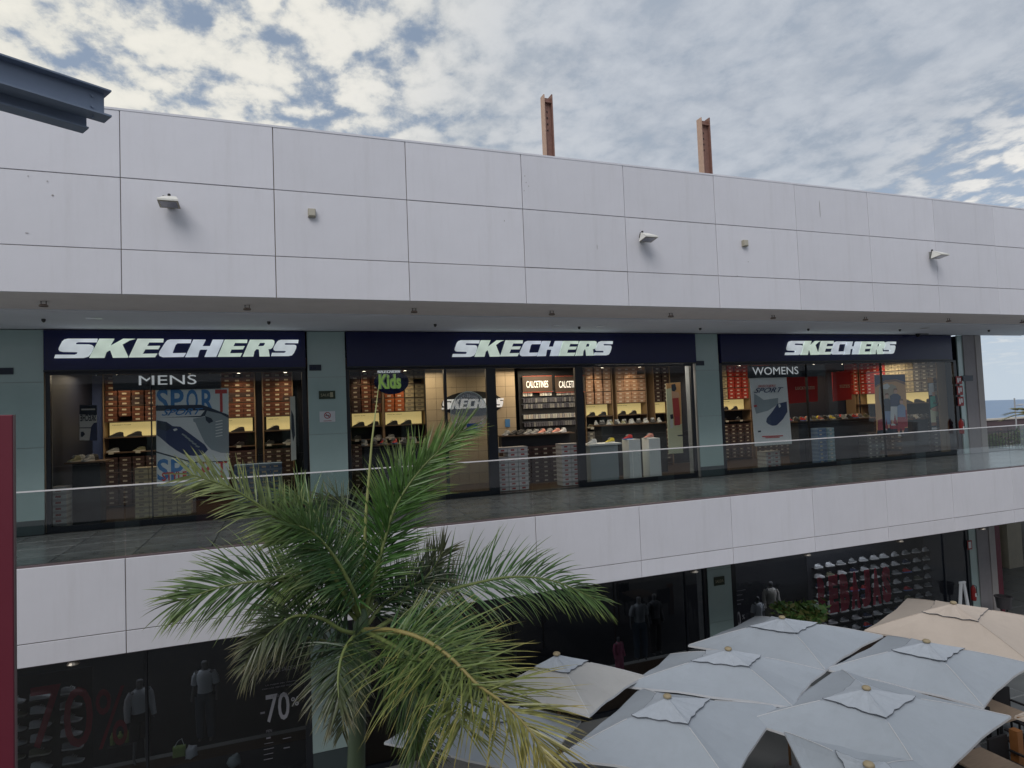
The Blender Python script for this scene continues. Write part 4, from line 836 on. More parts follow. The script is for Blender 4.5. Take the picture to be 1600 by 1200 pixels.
# red sale lettering behind
def vinyl(n_, c_, f_):
    m = bpy.data.materials.new(n_); m.use_nodes = True; t_ = m.node_tree; b_ = t_.nodes['Principled BSDF']; b_.inputs['Base Color'].default_value = (*c_, 1); b_.inputs['Roughness'].default_value = .5
    tr = t_.nodes.new('ShaderNodeBsdfTransparent'); tr.inputs[0].default_value = (.9, .5, .5, 1); mm_ = t_.nodes.new('ShaderNodeMixShader'); mm_.inputs[0].default_value = f_
    t_.links.new(tr.outputs[0], mm_.inputs[1]); t_.links.new(b_.outputs[0], mm_.inputs[2]); t_.links.new(mm_.outputs[0], t_.nodes['Material Output'].inputs[0]); return m
m_sale = vinyl('red_vinyl', (.75, .02, .08), .8)
t = thing('red_sale_lettering', 'huge dark red lettering REBAJAS across the trainer wall at lower right', 'sign', tuple(at(1340, 950, YS + .04)))
u, v = at(1279, 962, YS + .04), at(1396, 945, YS + .04)
for k, ch in enumerate('REBAJAS'):
    a = u.x + (v.x - u.x) * k / 7; text_on('letter', ch, (a + .02, YS + .04, u.z + .0), (a + (v.x - u.x) / 7 - .05, YS + .04, u.z + .0), .98, m_sale, t, bold=.07, thick=.004)
t = thing('red_sale_lettering', 'faint dark red 70% lettering at the lower left window', 'sign', tuple(at(120, 1180, YS + .3)))
m_sale2 = vinyl('dark_red_vinyl', (.45, .015, .05), .6)
for ch, xa, xb in (('7', 48, 96), ('0', 100, 146), ('%', 150, 200)):
    u, v = at(xa, 1172, YS + .3), at(xb, 1172, YS + .3); text_on('letter', ch, (u.x, YS + .3, u.z), (v.x, YS + .3, u.z), 1.05, m_sale2, t, bold=.0, thick=.004)
# (both red letterings are translucent vinyl)
# sale notices
def sale(lbl, s, pts, big, pct, lines, Yq=YS - .006):
    t = thing('sale_notice', lbl, 'sign', tuple(at(*pts, Yq)))
    for tx, xa, xb, yb, h, bo in ((s, *big, .0), ('%', *pct, .0)) if pct else ((s, *big, .0),):
        u, v = at(xa, yb, Yq), at(xb, yb, Yq); text_on('lettering', tx, (u.x, Yq, u.z), (v.x, Yq, u.z), h, m_lett2, t, bold=.01, thick=.001)
    for k, (xa, xb, yb, h, tx) in enumerate(lines):
        u, v = at(xa, yb, Yq), at(xb, yb, Yq)
        if tx: text_on('lettering', tx, (u.x, Yq, u.z), (v.x, Yq, u.z), h, m_lett3, t, thick=.001)
        else: bx('print_line', u.x, v.x, Yq - .001, Yq, u.z, u.z + h, m_lett3, t)
m_lett2 = mat('grey_white_lettering', (.42, .42, .46), .6); m_lett3 = mat('dim_lettering', (.22, .22, .25), .6)
sale('white -70% sale lettering on the dark glass of the lower left window', '70', (440, 1190), (416, 453, 1130, .52), (455, 467, 1104, .17), [
    (407, 414, 1116, .035, None), (400, 476, 1037, .012, None), (414, 462, 1053, .075, 'FINAL DE SALDOS'), (415, 465, 1073, .03, 'LO MEJOR DEL VERANO'), (410, 463, 1079, .03, 'CON LOS MEJORES PRECIOS'), (424, 452, 1091, .045, 'UP TO  HASTA'),
    (416, 425, 1145, .05, 'MEN'), (416, 423, 1155, .03, None), (413, 427, 1163, .012, None), (412, 428, 1172, .012, None), (412, 427, 1180, .012, None), (412, 426, 1188, .012, None), (442, 455, 1155, .015, None), (443, 453, 1170, .02, None)])
sale('white 70% lettering on the glass beside the ground floor pillar at right', '70', (1152, 978), (1147, 1158, 980, .36), (1160, 1164, 968, .12), [(1145, 1165, 925, .012, None), (1145, 1160, 932, .02, None), (1146, 1162, 940, .02, None), (1146, 1158, 946, .02, None)])

# ------------------------------------------------------------------ mannequins
def skinned(pts, edges, rad):
    me = bpy.data.meshes.new('s'); me.from_pydata(pts, edges, []); o = bpy.data.objects.new('s', me); col.objects.link(o)
    md = o.modifiers.new('skin', 'SKIN'); sv = me.skin_vertices[0].data
    for i, r in enumerate(rad): sv[i].radius = (r, r * .8) if not isinstance(r, tuple) else r; sv[i].use_root = (i == 0)
    o.modifiers.new('sub', 'SUBSURF').levels = 1
    bpy.context.view_layer.update(); dg = bpy.context.evaluated_depsgraph_get(); m2 = bpy.data.meshes.new_from_object(o.evaluated_get(dg)); bpy.data.objects.remove(o)
    m2.polygons.foreach_set('use_smooth', [True] * len(m2.polygons)); return m2
body_pts = [(0, 0, .95), (0, 0, 1.1), (0, 0, 1.28), (0, 0, 1.42), (0, 0, 1.50), (0, -.01, 1.58), (0, -.01, 1.68),
            (.09, 0, .88), (.10, -.01, .5), (.11, .01, .09), (.11, -.1, .04), (-.09, 0, .88), (-.10, -.03, .5), (-.11, .03, .09), (-.11, -.08, .04),
            (.17, 0, 1.41), (.22, .02, 1.15), (.24, -.05, .92), (.24, -.07, .84), (-.17, 0, 1.41), (-.23, .03, 1.15), (-.26, -.02, .92), (-.26, -.04, .84)]
body_edges = [(0, 1), (1, 2), (2, 3), (3, 4), (4, 5), (5, 6), (0, 7), (7, 8), (8, 9), (9, 10), (0, 11), (11, 12), (12, 13), (13, 14), (3, 15), (15, 16), (16, 17), (17, 18), (3, 19), (19, 20), (20, 21), (21, 22)]
body_rad = [.13, .11, .14, .10, .05, .075, .08, .085, .055, .035, .03, .085, .055, .035, .03, .055, .04, .03, .028, .055, .04, .03, .028]
BODY = skinned(body_pts, body_edges, body_rad)
m_mann = mat('grey_mannequin', (.12, .12, .13), .5)
BODY.materials.clear(); BODY.materials.append(m_mann)
def shell(rings, n=12):
    """rings of (cx, cy, z, rx, ry)"""
    V = []; Fc = []
    for cx_, cy2, z, rx, ry in rings:
        for j in range(n): a = 2 * math.pi * j / n; V.append((cx_ + rx * math.cos(a), cy2 + ry * math.sin(a), z))
    for k in range(len(rings) - 1):
        for j in range(n): Fc.append((k * n + j, k * n + (j + 1) % n, (k + 1) * n + (j + 1) % n, (k + 1) * n + j))
    return V, Fc
def mannequin(lbl, p, top, bottom, rot=0, sc=.92, jacket=False, shorts=False, headless=False):
    t = thing('mannequin', lbl, 'mannequin', p); t.rotation_euler.z = rot; t.scale = (sc,) * 3
    def pt_(name, me): o = bpy.data.objects.new(name, me); col.objects.link(o); o.parent = t; return o
    pt_('body', BODY)
    b_ = MB(); V, Fc = shell([(0, 0, .90, .165, .125), (0, 0, 1.0, .155, .12), (0, 0, 1.15, .145, .115), (0, 0, 1.3, .175, .13), (0, 0, 1.4, .185, .11), (0, 0, 1.46, .12, .085), (0, 0, 1.48, .07, .07)]); b_.add(V, Fc)
    for s in (-1, 1):
        b_.tube([(s * .14, 0, 1.42), (s * .20, .01, 1.32), (s * .22, .02, 1.18)] + ([(s * .235, -.03, 1.0), (s * .245, -.06, .9)] if jacket else []), [.075, .07, .068] + ([.055, .05] if jacket else []), 8, caps=False)
    pt_('top', mesh('top', b_.V, b_.F, top, smooth=True))
    b_ = MB()
    for s in (-1, 1):
        ln = [(s * .085, 0, .95), (s * .095, 0, .75), (s * .10, -.01, .5)] + ([] if shorts else [(s * .108, .0, .3), (s * .11, .01, .10)])
        b_.tube(ln, [.115, .105, .095] + ([] if shorts else [.08, .075]), 10, caps=False)
    V, Fc = shell([(0, 0, .86, .17, .125), (0, 0, .96, .168, .128), (0, 0, 1.02, .155, .12)]); b_.add(V, Fc)
    pt_('trousers', mesh('trousers', b_.V, b_.F, bottom, smooth=True))
    return t
wf, bf, df, pf, gf = mat('white_cloth', (.55, .56, .6), .85), mat('black_cloth', (.02, .02, .025), .85), mat('denim_cloth', (.05, .07, .10), .85), mat('pink_cloth', (.45, .12, .20), .85), mat('grey_cloth', (.25, .26, .28), .85)
lg = mat('khaki_cloth', (.22, .20, .15), .85)
def foot(px_, py_, Yd, dz=1.45):  # put the neckline of a mannequin at the pixel
    q_ = at(px_, py_, Yd); return (q_.x, Yd, q_.z - dz * .92)
mannequin('mannequin in a white zip jacket behind the lower left window', foot(218, 1078, YS + .55), wf, bf, .5, jacket=True, shorts=True)
mannequin('mannequin in a white vest top and jeans behind the lower left window', foot(320, 1048, YS + .75), wf, df, -.2)
mannequin('mannequin in a white T-shirt and jeans in the ground floor middle window', foot(998, 945, YS + .6), gf, df, -.1)
mannequin('mannequin in a dark jacket beside the one in the white T-shirt', foot(1022, 940, YS + 1.0), mat('dim_cloth', (.08, .08, .09), .9), bf, .2, jacket=True)
mannequin('child sized mannequin in a pink tracksuit in the ground floor middle window', foot(965, 975, YS + .5), pf, pf, .3, .62, jacket=True)
mannequin('mannequin in a white printed T-shirt at the left of the lower right window', foot(1183, 932, YS + .5), wf, bf, .1, .8)
mannequin('mannequin in a cream open shirt and khaki trousers in the lower right window', foot(1204, 918, YS + .9), mat('cream_cloth', (.45, .43, .40), .85), lg, -.2, .9, jacket=True)
bag = thing('handbag', 'small lime green shoulder bag at the bottom of the lower left window', 'bag', tuple(at(281, 1178, YS + .3)))
p, q = at(270, 1168, YS + .3), at(290, 1180, YS + .3); bx('bag_body', p.x, q.x, YS + .25, YS + .35, q.z, p.z, mat('lime_bag', (.25, .35, .10), .6), bag, bev=.02)
b = MB(); b.tube([at(272, 1168, YS + .3), at(278, 1158, YS + .3), at(284, 1154, YS + .3), at(289, 1168, YS + .3)], .008, 6); b.make('strap', m_paper, bag)
for lbl, px_, py_, k_ in (('rumpled white cloth bag beside the lime green bag', 298, 1183, wf), ('rumpled pale tote at the bottom of the lower left window', 366, 1196, mat('pale_tote', (.3, .34, .35), .8))):
    u = at(px_, py_, YS + .35); b = MB(); prof = [(.02, .0), (.10, .01), (.12, .08), (.09, .16), (.05, .2), (.01, .18)]; b.lathe(u, prof, 10); 
    for v in b.V: v.x += .03 * math.sin(v.z * 40 + v.y * 25); v.z += .02 * math.sin(v.x * 45)
    o = b.make('cloth_bag', k_, None, smooth=True); tag(o, lbl, 'bag')
# neon bottles on a low shelf
t = thing('low_shelf', 'low dark shelf under the white jacket mannequin', 'shelf', tuple(at(188, 1172, YS + .75))); u, v = at(168, 1158, YS + .75), at(215, 1158, YS + .75); bx('shelf_board', u.x, v.x, YS + .6, YS + .9, u.z - .1, u.z - .08, m_black, t)
for k, px_ in enumerate((176, 188, 199)):
    w_ = at(px_, 1158, YS + .75); b = MB(); b.lathe((w_.x, YS + .75, u.z - .079), [(.001, 0), (.045, 0), (.045, .14), (.02, .18), (.02, .21), (.001, .21)], 10); tag(b.make('drink_bottle', mat('neon_bottle', (.25, .33, .10), .5), None), '%s dull green sports bottle on the low shelf, lower left window' % ['left', 'middle', 'right'][k], 'bottle', 'sports bottles on the low shelf')
# ------------------------------------------------------------------ fittings on the facade
def flood(px_, py_, lbl):
    p_ = at(px_, py_, D); t = thing('floodlight', lbl, 'floodlight', (p_.x, D - .005, p_.z - .05))
    x, z = p_.x, p_.z
    b = MB(); b.box(x - .05, x + .05, D - .03, D - .004, z - .02, z + .13); b.box(x - .02, x + .02, D - .10, D - .031, z + .02, z + .05); b.make('bracket', mat('grey_metal', (.25, .25, .24), .5), t)
    # wedge hood, broad sloping top
    y0, y1 = D - .34, D - .10
    V = [(x - .075, y1, z + .13), (x + .075, y1, z + .13), (x + .13, y0, z + .015), (x - .13, y0, z + .015), (x - .13, y1, z - .045), (x + .13, y1, z - .045), (x + .13, y0, z - .01), (x - .13, y0, z - .01)]
    obj('hood', V, [(0, 3, 2, 1), (3, 7, 6, 2), (0, 4, 7, 3), (1, 2, 6, 5), (0, 1, 5, 4)], m_white, t)
    obj('lens', [(x - .105, y1 - .02, z - .043), (x + .105, y1 - .02, z - .043), (x + .105, y0 + .03, z - .018), (x - .105, y0 + .03, z - .018)], [(0, 1, 2, 3)], mat('lamp_lens', (.12, .12, .15), .1, coat=1), t)
    obj('frame', [(x - .128, y1, z - .044), (x + .128, y1, z - .044), (x + .128, y0 + .002, z - .012), (x - .128, y0 + .002, z - .012)], [(0, 1, 2, 3)], m_beige, t)
    b = MB(); b.lathe((x - .02, D - .06, z + .15), [(.001, .03), (.02, .02), (.02, -.02), (.001, -.03)], 8); b.make('photocell', m_black, t)
    b = MB(); b.tube([(x - .03, D - .05, z + .14), (x - .09, D - .10, z + .13), (x - .12, D - .10, z + .03)], .006, 5); b.make('cable', m_black, t)
flood(268, 324, 'white wedge floodlight at the left of the upper white fascia')
flood(1003, 377, 'white wedge floodlight on the upper fascia right of the first orange post')
flood(1454, 403, 'white wedge floodlight at the right end of the upper white fascia')
for px_, py_, lbl in ((487, 334, 'small beige junction box on the white fascia, left one'), (1162, 381, 'small beige junction box on the white fascia, right one')):
    p_ = at(px_, py_, D); t = thing('junction_box', lbl, 'junction box', (p_.x, D - .03, p_.z - .055)); b = MB(); b.bevbox(p_.x - .055, p_.x + .055, D - .075, D - .004, p_.z - .06, p_.z + .06, .008); b.make('box_body', m_beige, t); bx('cap', p_.x - .045, p_.x + .045, D - .079, D - .0755, p_.z - .045, p_.z + .05, mat('beige_light', (.45, .42, .35), .6), t)
for k, (px_, py_) in enumerate(((68, 467), (386, 473), (647, 482), (862, 486), (1048, 489), (1208, 493), (1352, 495), (1482, 496), (1597, 498))):
    zz = Z_BOT - .025 - .02; p_ = atz(px_, py_, zz - .02); yy = 10.5; x = at(px_, py_, yy).x
    t = thing('soffit_downlight', 'ring downlight under the upper soffit edge, %s from the left' % ORD[k], 'light', (x, yy, zz), 'downlights along the upper soffit edge')
    b = MB(); b.lathe((x, yy, zz - .045), [(.055, -.012), (.06, .0), (.045, .018), (.001, .022)], 14); b.make('dish', mat('copper_grey', (.30, .25, .22), .35, metal=.6), t)
    b = MB(); b.tube([(x - .03, yy, zz - .03), (x - .03, yy, zz + .02)], .006, 5); b.tube([(x + .03, yy, zz - .03), (x + .03, yy, zz + .02)], .006, 5); b.make('bracket', m_black, t)
for k, (px_, py_) in enumerate(((68, 499), (420, 503), (680, 507), (905, 511), (1094, 513), (1263, 514), (1406, 515), (1545, 516))):
    u = atz(px_, py_, ZSF); b = MB(); b.lathe((u.x, min(u.y, YS - .3), ZSF - .04), [(.001, -.01), (.02, 0), (.03, .02), (.03, .047)], 10); tag(b.make('sprinkler', mat('dark_metal', (.05, .05, .05), .4), None), 'tiny dark sprinkler head on the upper soffit, %s from the left' % ORD[k], 'sprinkler', 'sprinklers along the upper soffit')
for px_, py_, lbl in ((147, 498, 'left'), (870, 509, 'middle'), (940, 510, 'right of the middle'), (1445, 513, 'right')):
    u = atz(px_, py_, ZSF); t = thing('recessed_light', 'recessed round downlight flush in the soffit, the one at the ' + lbl, 'light', (u.x, u.y, ZSF)); b = MB(); b.lathe((u.x, min(u.y, YS - .4), ZSF + .002), [(.12, 0), (.12, .003), (.10, .003), (.001, .0035)], 18); b.make('rim', mat('pale_metal', (.6, .6, .62), .3, metal=.5), t)
u = atz(1434, 521, ZSF); u.y = YS - .3; u.x = at(1434, 519, u.y).x
t = thing('security_camera', 'dark dome camera under the soffit above the right shop', 'camera', (u.x, u.y, ZSF - .1)); b = MB(); b.lathe((u.x, u.y, ZSF - .02), [(.06, .027), (.06, -.01), (.05, -.04), (.03, -.065), (.001, -.07)], 14); b.make('dome', m_black, t); b = MB(); b.tube([(u.x - .05, u.y, ZSF - .0), (u.x + .35, u.y - .05, ZSF - .012)], .012, 6); b.make('conduit', m_black, t)
for k, (px_, py_) in enumerate(((120, 1039), (1077, 888), (1252, 866), (1396, 848), (1524, 829))):
    u = at(px_, py_, D + .25); zz = K_BOT - .02
    t = thing('lower_floodlight', 'small round lamp under the lower fascia, %s from the left' % ORD[k], 'light', (u.x, D + .1, zz - .08), 'small lamps under the lower fascia')
    b = MB(); b.lathe((u.x, D + .1, zz - .03), [(.07, -.03), (.075, -.02), (.05, .02), (.001, .03)], 12); b.make('lamp_head', mat('lamp_grey', (.4, .36, .30), .3, metal=.5), t)
m_scuff = mat('scuff', (.30, .28, .27), .9)
for px_, py_, w_, h_ in ((1281, 327, .012, .42), (933, 386, .012, .09), (820, 275, .012, .03), (822, 285, .016, .02), (826, 291, .012, .03), (819, 298, .014, .02), (74, 283, .02, .015), (44, 275, .02, .012), (42, 364, .05, .01), (788, 345, .015, .03), (1169, 409, .03, .012), (1152, 431, .012, .02), (82, 305, .03, .02)):
    p_ = at(px_, py_, D - .004); V = [(p_.x + w_ * .5 * math.cos(a_) * random.uniform(.6, 1.2), D - .0055, p_.z + h_ * .5 * math.sin(a_) * random.uniform(.8, 1.1)) for a_ in [k * math.pi / 5 for k in range(10)]]
    b = MB(); b.prism([V], (0, .001, 0)); b.make('scuff_mark', m_scuff, fu)
# orange posts on the roof
def hbeam(lbl, pxl, pxr, py_t, Yb):
    u, v = at(pxl, 240, Yb), at(pxr, 240, Yb); w_ = v.x - u.x; zt = at((pxl + pxr) / 2, py_t, Yb).z
    t = thing('steel_post', lbl, 'post', ((u.x + v.x) / 2, Yb, Z_TOP - .25))
    x0 = u.x; dd = .15
    bx('flange', x0, x0 + .022, Yb, Yb + dd, Z_TOP - .25, zt, m_rust_lit, t); bx('flange', x0 + w_ - .1, x0 + w_ - .078, Yb, Yb + dd, Z_TOP - .25, zt + .02, m_rust, t)
    bx('web', x0 + .0225, x0 + w_ - .1005, Yb + .07, Yb + .082, Z_TOP - .25, zt - .03, m_rust, t); bx('cap_plate', x0 + .0225, x0 + w_ - .1005, Yb + .01, Yb + .069, zt - .14, zt - .12, m_rust, t)
    for k in range(4): 
        b_ = MB(); b_.lathe((x0 + .09, Yb + .065, zt - .3 - .12 * k), [(.012, -.012), (.012, .012), (.001, .012)], 6); b_.make('bolt', m_black, t)
    t.rotation_euler = (0, 0, 0)
hbeam('orange rusted steel post on the roof, the taller left one', 853, 873, 149, D + .7)
hbeam('orange rusted steel post on the roof, the right one', 1098, 1117, 185, D + .7)
# blue steel beam at upper left (near side)
YE = 6.2
e = at(163, 151, YE); e2 = atz(0, 98, e.z); dirv = (e2 - e); dirv.z = 0; dirv.normalize(); sd_v = Vector((-dirv.y, dirv.x, 0))
if sd_v.y > 0: sd_v = -sd_v       # towards the camera side
zb_ = at(163, 192, YE).z; H_ = e.z - zb_
t = thing('steel_beam', 'pair of blue grey painted steel beams jutting in from the upper left corner', 'beam', tuple(e))
def beampiece(name, s0, s1, z0, z1, l0, l1, m):
    V = []
    for l in (l0, l1):
        for s, z in ((s0, z0), (s1, z0), (s1, z1), (s0, z1)): V.append(e + dirv * l + sd_v * s + Vector((0, 0, z - e.z)))
    obj(name, V, [(0, 1, 2, 3), (7, 6, 5, 4), (0, 4, 5, 1), (1, 5, 6, 2), (2, 6, 7, 3), (3, 7, 4, 0)], m, t)
beampiece('top_flange', -.01, .16, e.z - .014, e.z, 0, 6, m_beam); beampiece('web', .065, .080, zb_ + .016, e.z - .0145, .03, 6, m_beam); beampiece('bottom_flange', -.01, .16, zb_, zb_ + .0155, 0, 6, m_beam)
beampiece('lower_beam_web', -.07, -.05, zb_ - .075, e.z - .02, .12, 6, m_beam); beampiece('lower_beam_flange', -.14, .0, zb_ - .09, zb_ - .0755, .12, 6, m_beam)
for k in range(5):
    for r_ in (.07, .16, .25):
        p_ = e + dirv * (.12 + .9 * k) + sd_v * .081 + Vector((0, 0, -r_)); b = MB(); b.tube([p_, p_ + sd_v * .012], .012, 6); b.make('bolt', m_beam, t)
# maroon column at left
ym = 3.2; a = at(19.5, 648, ym); c3 = at(26.5, 1200, ym)
b = MB(); b.bevbox(a.x - .9, a.x, ym, ym + .03, -4.5, a.z, .003); t = thing('maroon_column', 'dark maroon painted column cut off by the left edge of the picture', 'column', (a.x - .45, ym, -4.5)); b.make('column_shaft', m_maroon, t); bx('edge_strip', a.x + .0005, a.x + .003, ym + .004, ym + .026, -4.5, a.z, m_channel, t); t.rotation_euler = (0, 0, 0)
# end column (right) of the upper floor and things on it
cxa, cxb, cxc, cxd = at(1494, 600, YS).x, at(1500, 600, YS).x, at(1513, 600, YS).x, at(1527, 600, YS).x
m_conc = mat('grey_concrete', (.30, .28, .29), .7, nz=.12, nscale=2, stain=.3); m_concl = mat('pale_concrete', (.42, .39, .38), .7, nz=.1, nscale=2, stain=.2)
for z0, z1, lbl, pa, pb, pc, pd in ((ZF, ZSF, 'grey concrete end column of the upper floor beside the sea view', 1497, 1505, 1523, 1532), (ZG, K_BOT, 'grey concrete end column on the ground floor beside the red fire equipment', 1512, 1523, 1541, 1550)):
    yy = 600 if z1 > 0 else 850
    xs = [at(p_, yy, YS).x for p_ in (pa, pb, pc, pd)]
    t = thing('end_column', lbl, 'column', ((xs[1] + xs[3]) / 2, YS, z0)); bx('green_panel', xs[0], xs[1] - .003, YS - .05, YS - .02, z0, z1 - .004, m_pillar, t); bx('shaft', xs[1], xs[2], YS - .08, YS + .6, z0, z1 - .004, m_conc, t); bx('corner', xs[2] + .001, xs[3], YS - .10, YS + .4, z0, z1 - .004, m_concl, t)
p, q = at(1504, 587, YS - .082), at(1520, 595, YS - .082); t = thing('shop_number_plate', 'small dark plate on the grey end column upstairs', 'sign', (p.x, YS - .09, q.z)); bx('board', p.x, q.x, YS - .095, YS - .082, q.z, p.z, m_plate2, t)
m_redsign = mat('fire_sign_red', (.33, .02, .02), .5)
for k, (pa, py0, py1, lbl) in enumerate(((1493, 588, 600, 'topmost red fire sign on the green panel beside the right shop'), (1494.5, 603, 617, 'second red fire sign from the top beside the right shop'), (1496, 620, 634, 'third red fire sign from the top beside the right shop'))):
    p, q = at(pa, py0, YS - .053), at(pa + 10, py1, YS - .053); t = thing('fire_sign', lbl, 'sign', ((p.x + q.x) / 2, YS - .055, q.z)); bx('board', p.x, q.x, YS - .062, YS - .0535, q.z, p.z, m_redsign, t)
    w_, h_ = q.x - p.x, p.z - q.z; bx('pictogram', p.x + w_ * .2, p.x + w_ * .45, YS - .064, YS - .0625, q.z + h_ * .2, q.z + h_ * .8, wht, t); bx('pictogram', p.x + w_ * .55, p.x + w_ * .8, YS - .064, YS - .0625, q.z + h_ * .35, q.z + h_ * .8, wht, t)
for (pa, py0, Z1, lbl) in ((1502, 665, 0, 'red fire extinguisher hanging beside the right shop upstairs'), (1521, 925, 0, 'red fire extinguisher on the ground floor end column')):
    p_ = at(pa, py0, YS - .16); t = thing('fire_extinguisher', lbl, 'fire extinguisher', (p_.x, YS - .16, p_.z - .25)); b = MB(); b.lathe((p_.x, YS - .16, p_.z - .25), [(.001, 0), (.06, .01), (.065, .04), (.065, .33), (.05, .39), (.02, .42), (.02, .45), (.001, .46)], 14); b.make('cylinder_body', m_redsign, t, smooth=True)
    b = MB(); b.tube([(p_.x, YS - .16, p_.z + .2), (p_.x + .07, YS - .2, p_.z + .17), (p_.x + .085, YS - .2, p_.z - .1)], .01, 6); b.make('hose', m_black, t); bx('tag', p_.x - .03, p_.x + .03, YS - .228, YS - .2255, p_.z - .12, p_.z - .02, wht, t)
p, q = at(1511, 845, YS - .055), at(1519, 858, YS - .055); t = thing('fire_sign', 'red fire sign on the ground floor end column', 'sign', (p.x, YS - .06, q.z)); bx('board', p.x, q.x, YS - .062, YS - .0535, q.z, p.z, m_redsign, t); bx('pictogram', p.x + .04, q.x - .04, YS - .064, YS - .0625, q.z + .04, p.z - .04, wht, t)
# maroon door jamb, downpipe
u, v = at(1552, 870, YS + .1), at(1562, 870, YS + .1); tag(bx('maroon_jamb', u.x, v.x, YS + .05, YS + .4, ZG, K_BOT - .003, m_maroon), 'narrow dark maroon post beside the ground floor end column', 'post')
# a-frame easel & ashtray bin
p_ = atz(1508, 945, ZG + .4)
p_ = at(1505, 912, 11.6); t = thing('a_frame_easel', 'white folded A frame stand behind the beige umbrella', 'stand', (p_.x, 11.6, ZG + .012))
for s in (-1, 1): b = MB(); zt = p_.z; b.add([(p_.x + s * .02, 11.6, zt), (p_.x + s * .09, 11.6, zt), (p_.x + s * .42, 11.6, ZG + .012), (p_.x + s * .34, 11.6, ZG + .012), (p_.x + s * .02, 11.64, zt), (p_.x + s * .09, 11.64, zt), (p_.x + s * .42, 11.64, ZG + .012), (p_.x + s * .34, 11.64, ZG + .012)], [(0, 3, 2, 1), (4, 5, 6, 7), (0, 1, 5, 4), (1, 2, 6, 5), (2, 3, 7, 6), (3, 0, 4, 7)]); b.make('leg', m_paper, t)
bx('crossbar', p_.x - .1, p_.x + .1, 11.595, 11.645, p_.z - .001, p_.z + .05, m_paper, t)
p_ = at(1568, 936, 12.3); t = thing('litter_bin', 'round dark litter bin on a stand beside the ground floor end column', 'bin', (p_.x, 12.3, ZG + .012)); b = MB(); b.lathe((p_.x, 12.3, p_.z - .25), [(.001, 0), (.17, 0), (.2, .3), (.22, .3), (.22, .33), (.17, .33), (.16, .1), (.001, .1)], 18); b.make('bowl', mat('dark_bin', (.06, .055, .06), .4), t)
b = MB(); b.tube([(p_.x + .12, 12.3, ZG + .012), (p_.x + .12, 12.3, p_.z - .25)], .02, 6); b.tube([(p_.x - .12, 12.3, ZG + .012), (p_.x - .12, 12.3, p_.z - .25)], .02, 6); b.make('stand', m_black, t)

# ------------------------------------------------------------------ far right: terrace, hedge, fence, lamp, palm, buildings
m_deck = mat('pale_wet_deck', (.34, .42, .44), .12, nz=.12, nscale=1.2)
b = MB(); b.box(21.52, 40, D + .2, 13.9, ZF - .011, ZF + .0); o = b.make('terrace', m_deck, None); o['kind'] = 'structure'
b = MB(); b.box(19.3, 40, 13.92, 26, -3.05, -2.55); o = b.make('lower_terrace', m_slab, None); o['kind'] = 'structure'
def yline(py_, Yd, px_=1570): return at(px_, py_, Yd)
YH = 21.5
u, v = at(1536, 656, YH), at(1660, 650, YH)
t = thing('terrace_wall', 'low brown parapet wall with pale coping in front of the sea', 'wall', ((u.x + v.x) / 2, YH, ZF)); bx('wall_body', u.x - 2.5, u.x + 12, YH, YH + .2, -2.54, u.z - .05, mat('brown_paint', (.075, .045, .05), .6, nz=.1), t); bx('coping', u.x - 2.6, u.x + 12.1, YH - .08, YH + .3, u.z - .049, u.z + .03, mat('pale_coping', (.5, .46, .40), .6), t)
YF = 14.5; ZB2 = -2.10
fx = at(1546, 690, YF).x; zt = at(1575, 672, YF).z
t = thing('bar_fence', 'black vertical bar fence in front of the green bushes at the right edge', 'fence', (fx + 2, YF, ZF))
for k in range(34):
    x = fx - .8 + k * .16; b = MB(); b.tube([(x, YF, -2.54), (x, YF, zt + random.uniform(-.01, .01))], .012, 5); b.make('fence_bar', m_black, t)
bx('fence_rail', fx - .9, fx + 4.8, YF - .015, YF + .015, ZB2 + .03, ZB2 + .06, m_black, t); bx('fence_rail', fx - .9, fx + 4.8, YF - .015, YF + .015, zt - .04, zt - .01, m_black, t)
def leafblob(name, lbl, c0, r, n, cols, cat='bush', group=None, leaf=.09):
    b = MB(); ms = cols
    for k in range(n):
        while True:
            d_ = Vector((random.uniform(-1, 1), random.uniform(-1, 1), random.uniform(-1, 1)))
            if .35 < d_.length < 1: break
        s = .8 + .35 * math.sin(d_.x * 7 + c0[0]) * math.cos(d_.z * 6)
        p_ = Vector(c0) + Vector((d_.x * r[0] * s, d_.y * r[1] * s, d_.z * r[2] * s)); a_ = Vector((random.gauss(0, 1), random.gauss(0, 1), random.gauss(0, .6))).normalized(); b_ = a_.cross(Vector((random.gauss(0, 1), random.gauss(0, 1), random.gauss(0, 1)))).normalized()
        L_ = leaf * random.uniform(.6, 1.3); b.add([p_ - b_ * L_ * .25, p_ + a_ * L_ * .5, p_ + b_ * L_ * .25, p_ - a_ * L_ * .5], [(0, 1, 2, 3)], random.randrange(len(ms)))
    t = thing(name, lbl, cat, (c0[0], c0[1], c0[2] - r[2]), group); b.make('foliage', ms, t)
    b = MB()
    for k in range(4): b.tube([(c0[0], c0[1], c0[2] - r[2]), (c0[0] + r[0] * .5 * math.cos(k * 1.6), c0[1] + r[1] * .4 * math.sin(k * 1.6), c0[2] + r[2] * .3)], [.03, .01], 5)
    b.make('stem', mat('bark', (.12, .09, .06), .9), t); return t
g1, g2, g3, g4 = mat('leaf_green', (.06, .15, .035), .6), mat('leaf_bright', (.13, .24, .06), .6), mat('leaf_olive', (.16, .17, .05), .6), mat('leaf_rust', (.26, .13, .06), .6)
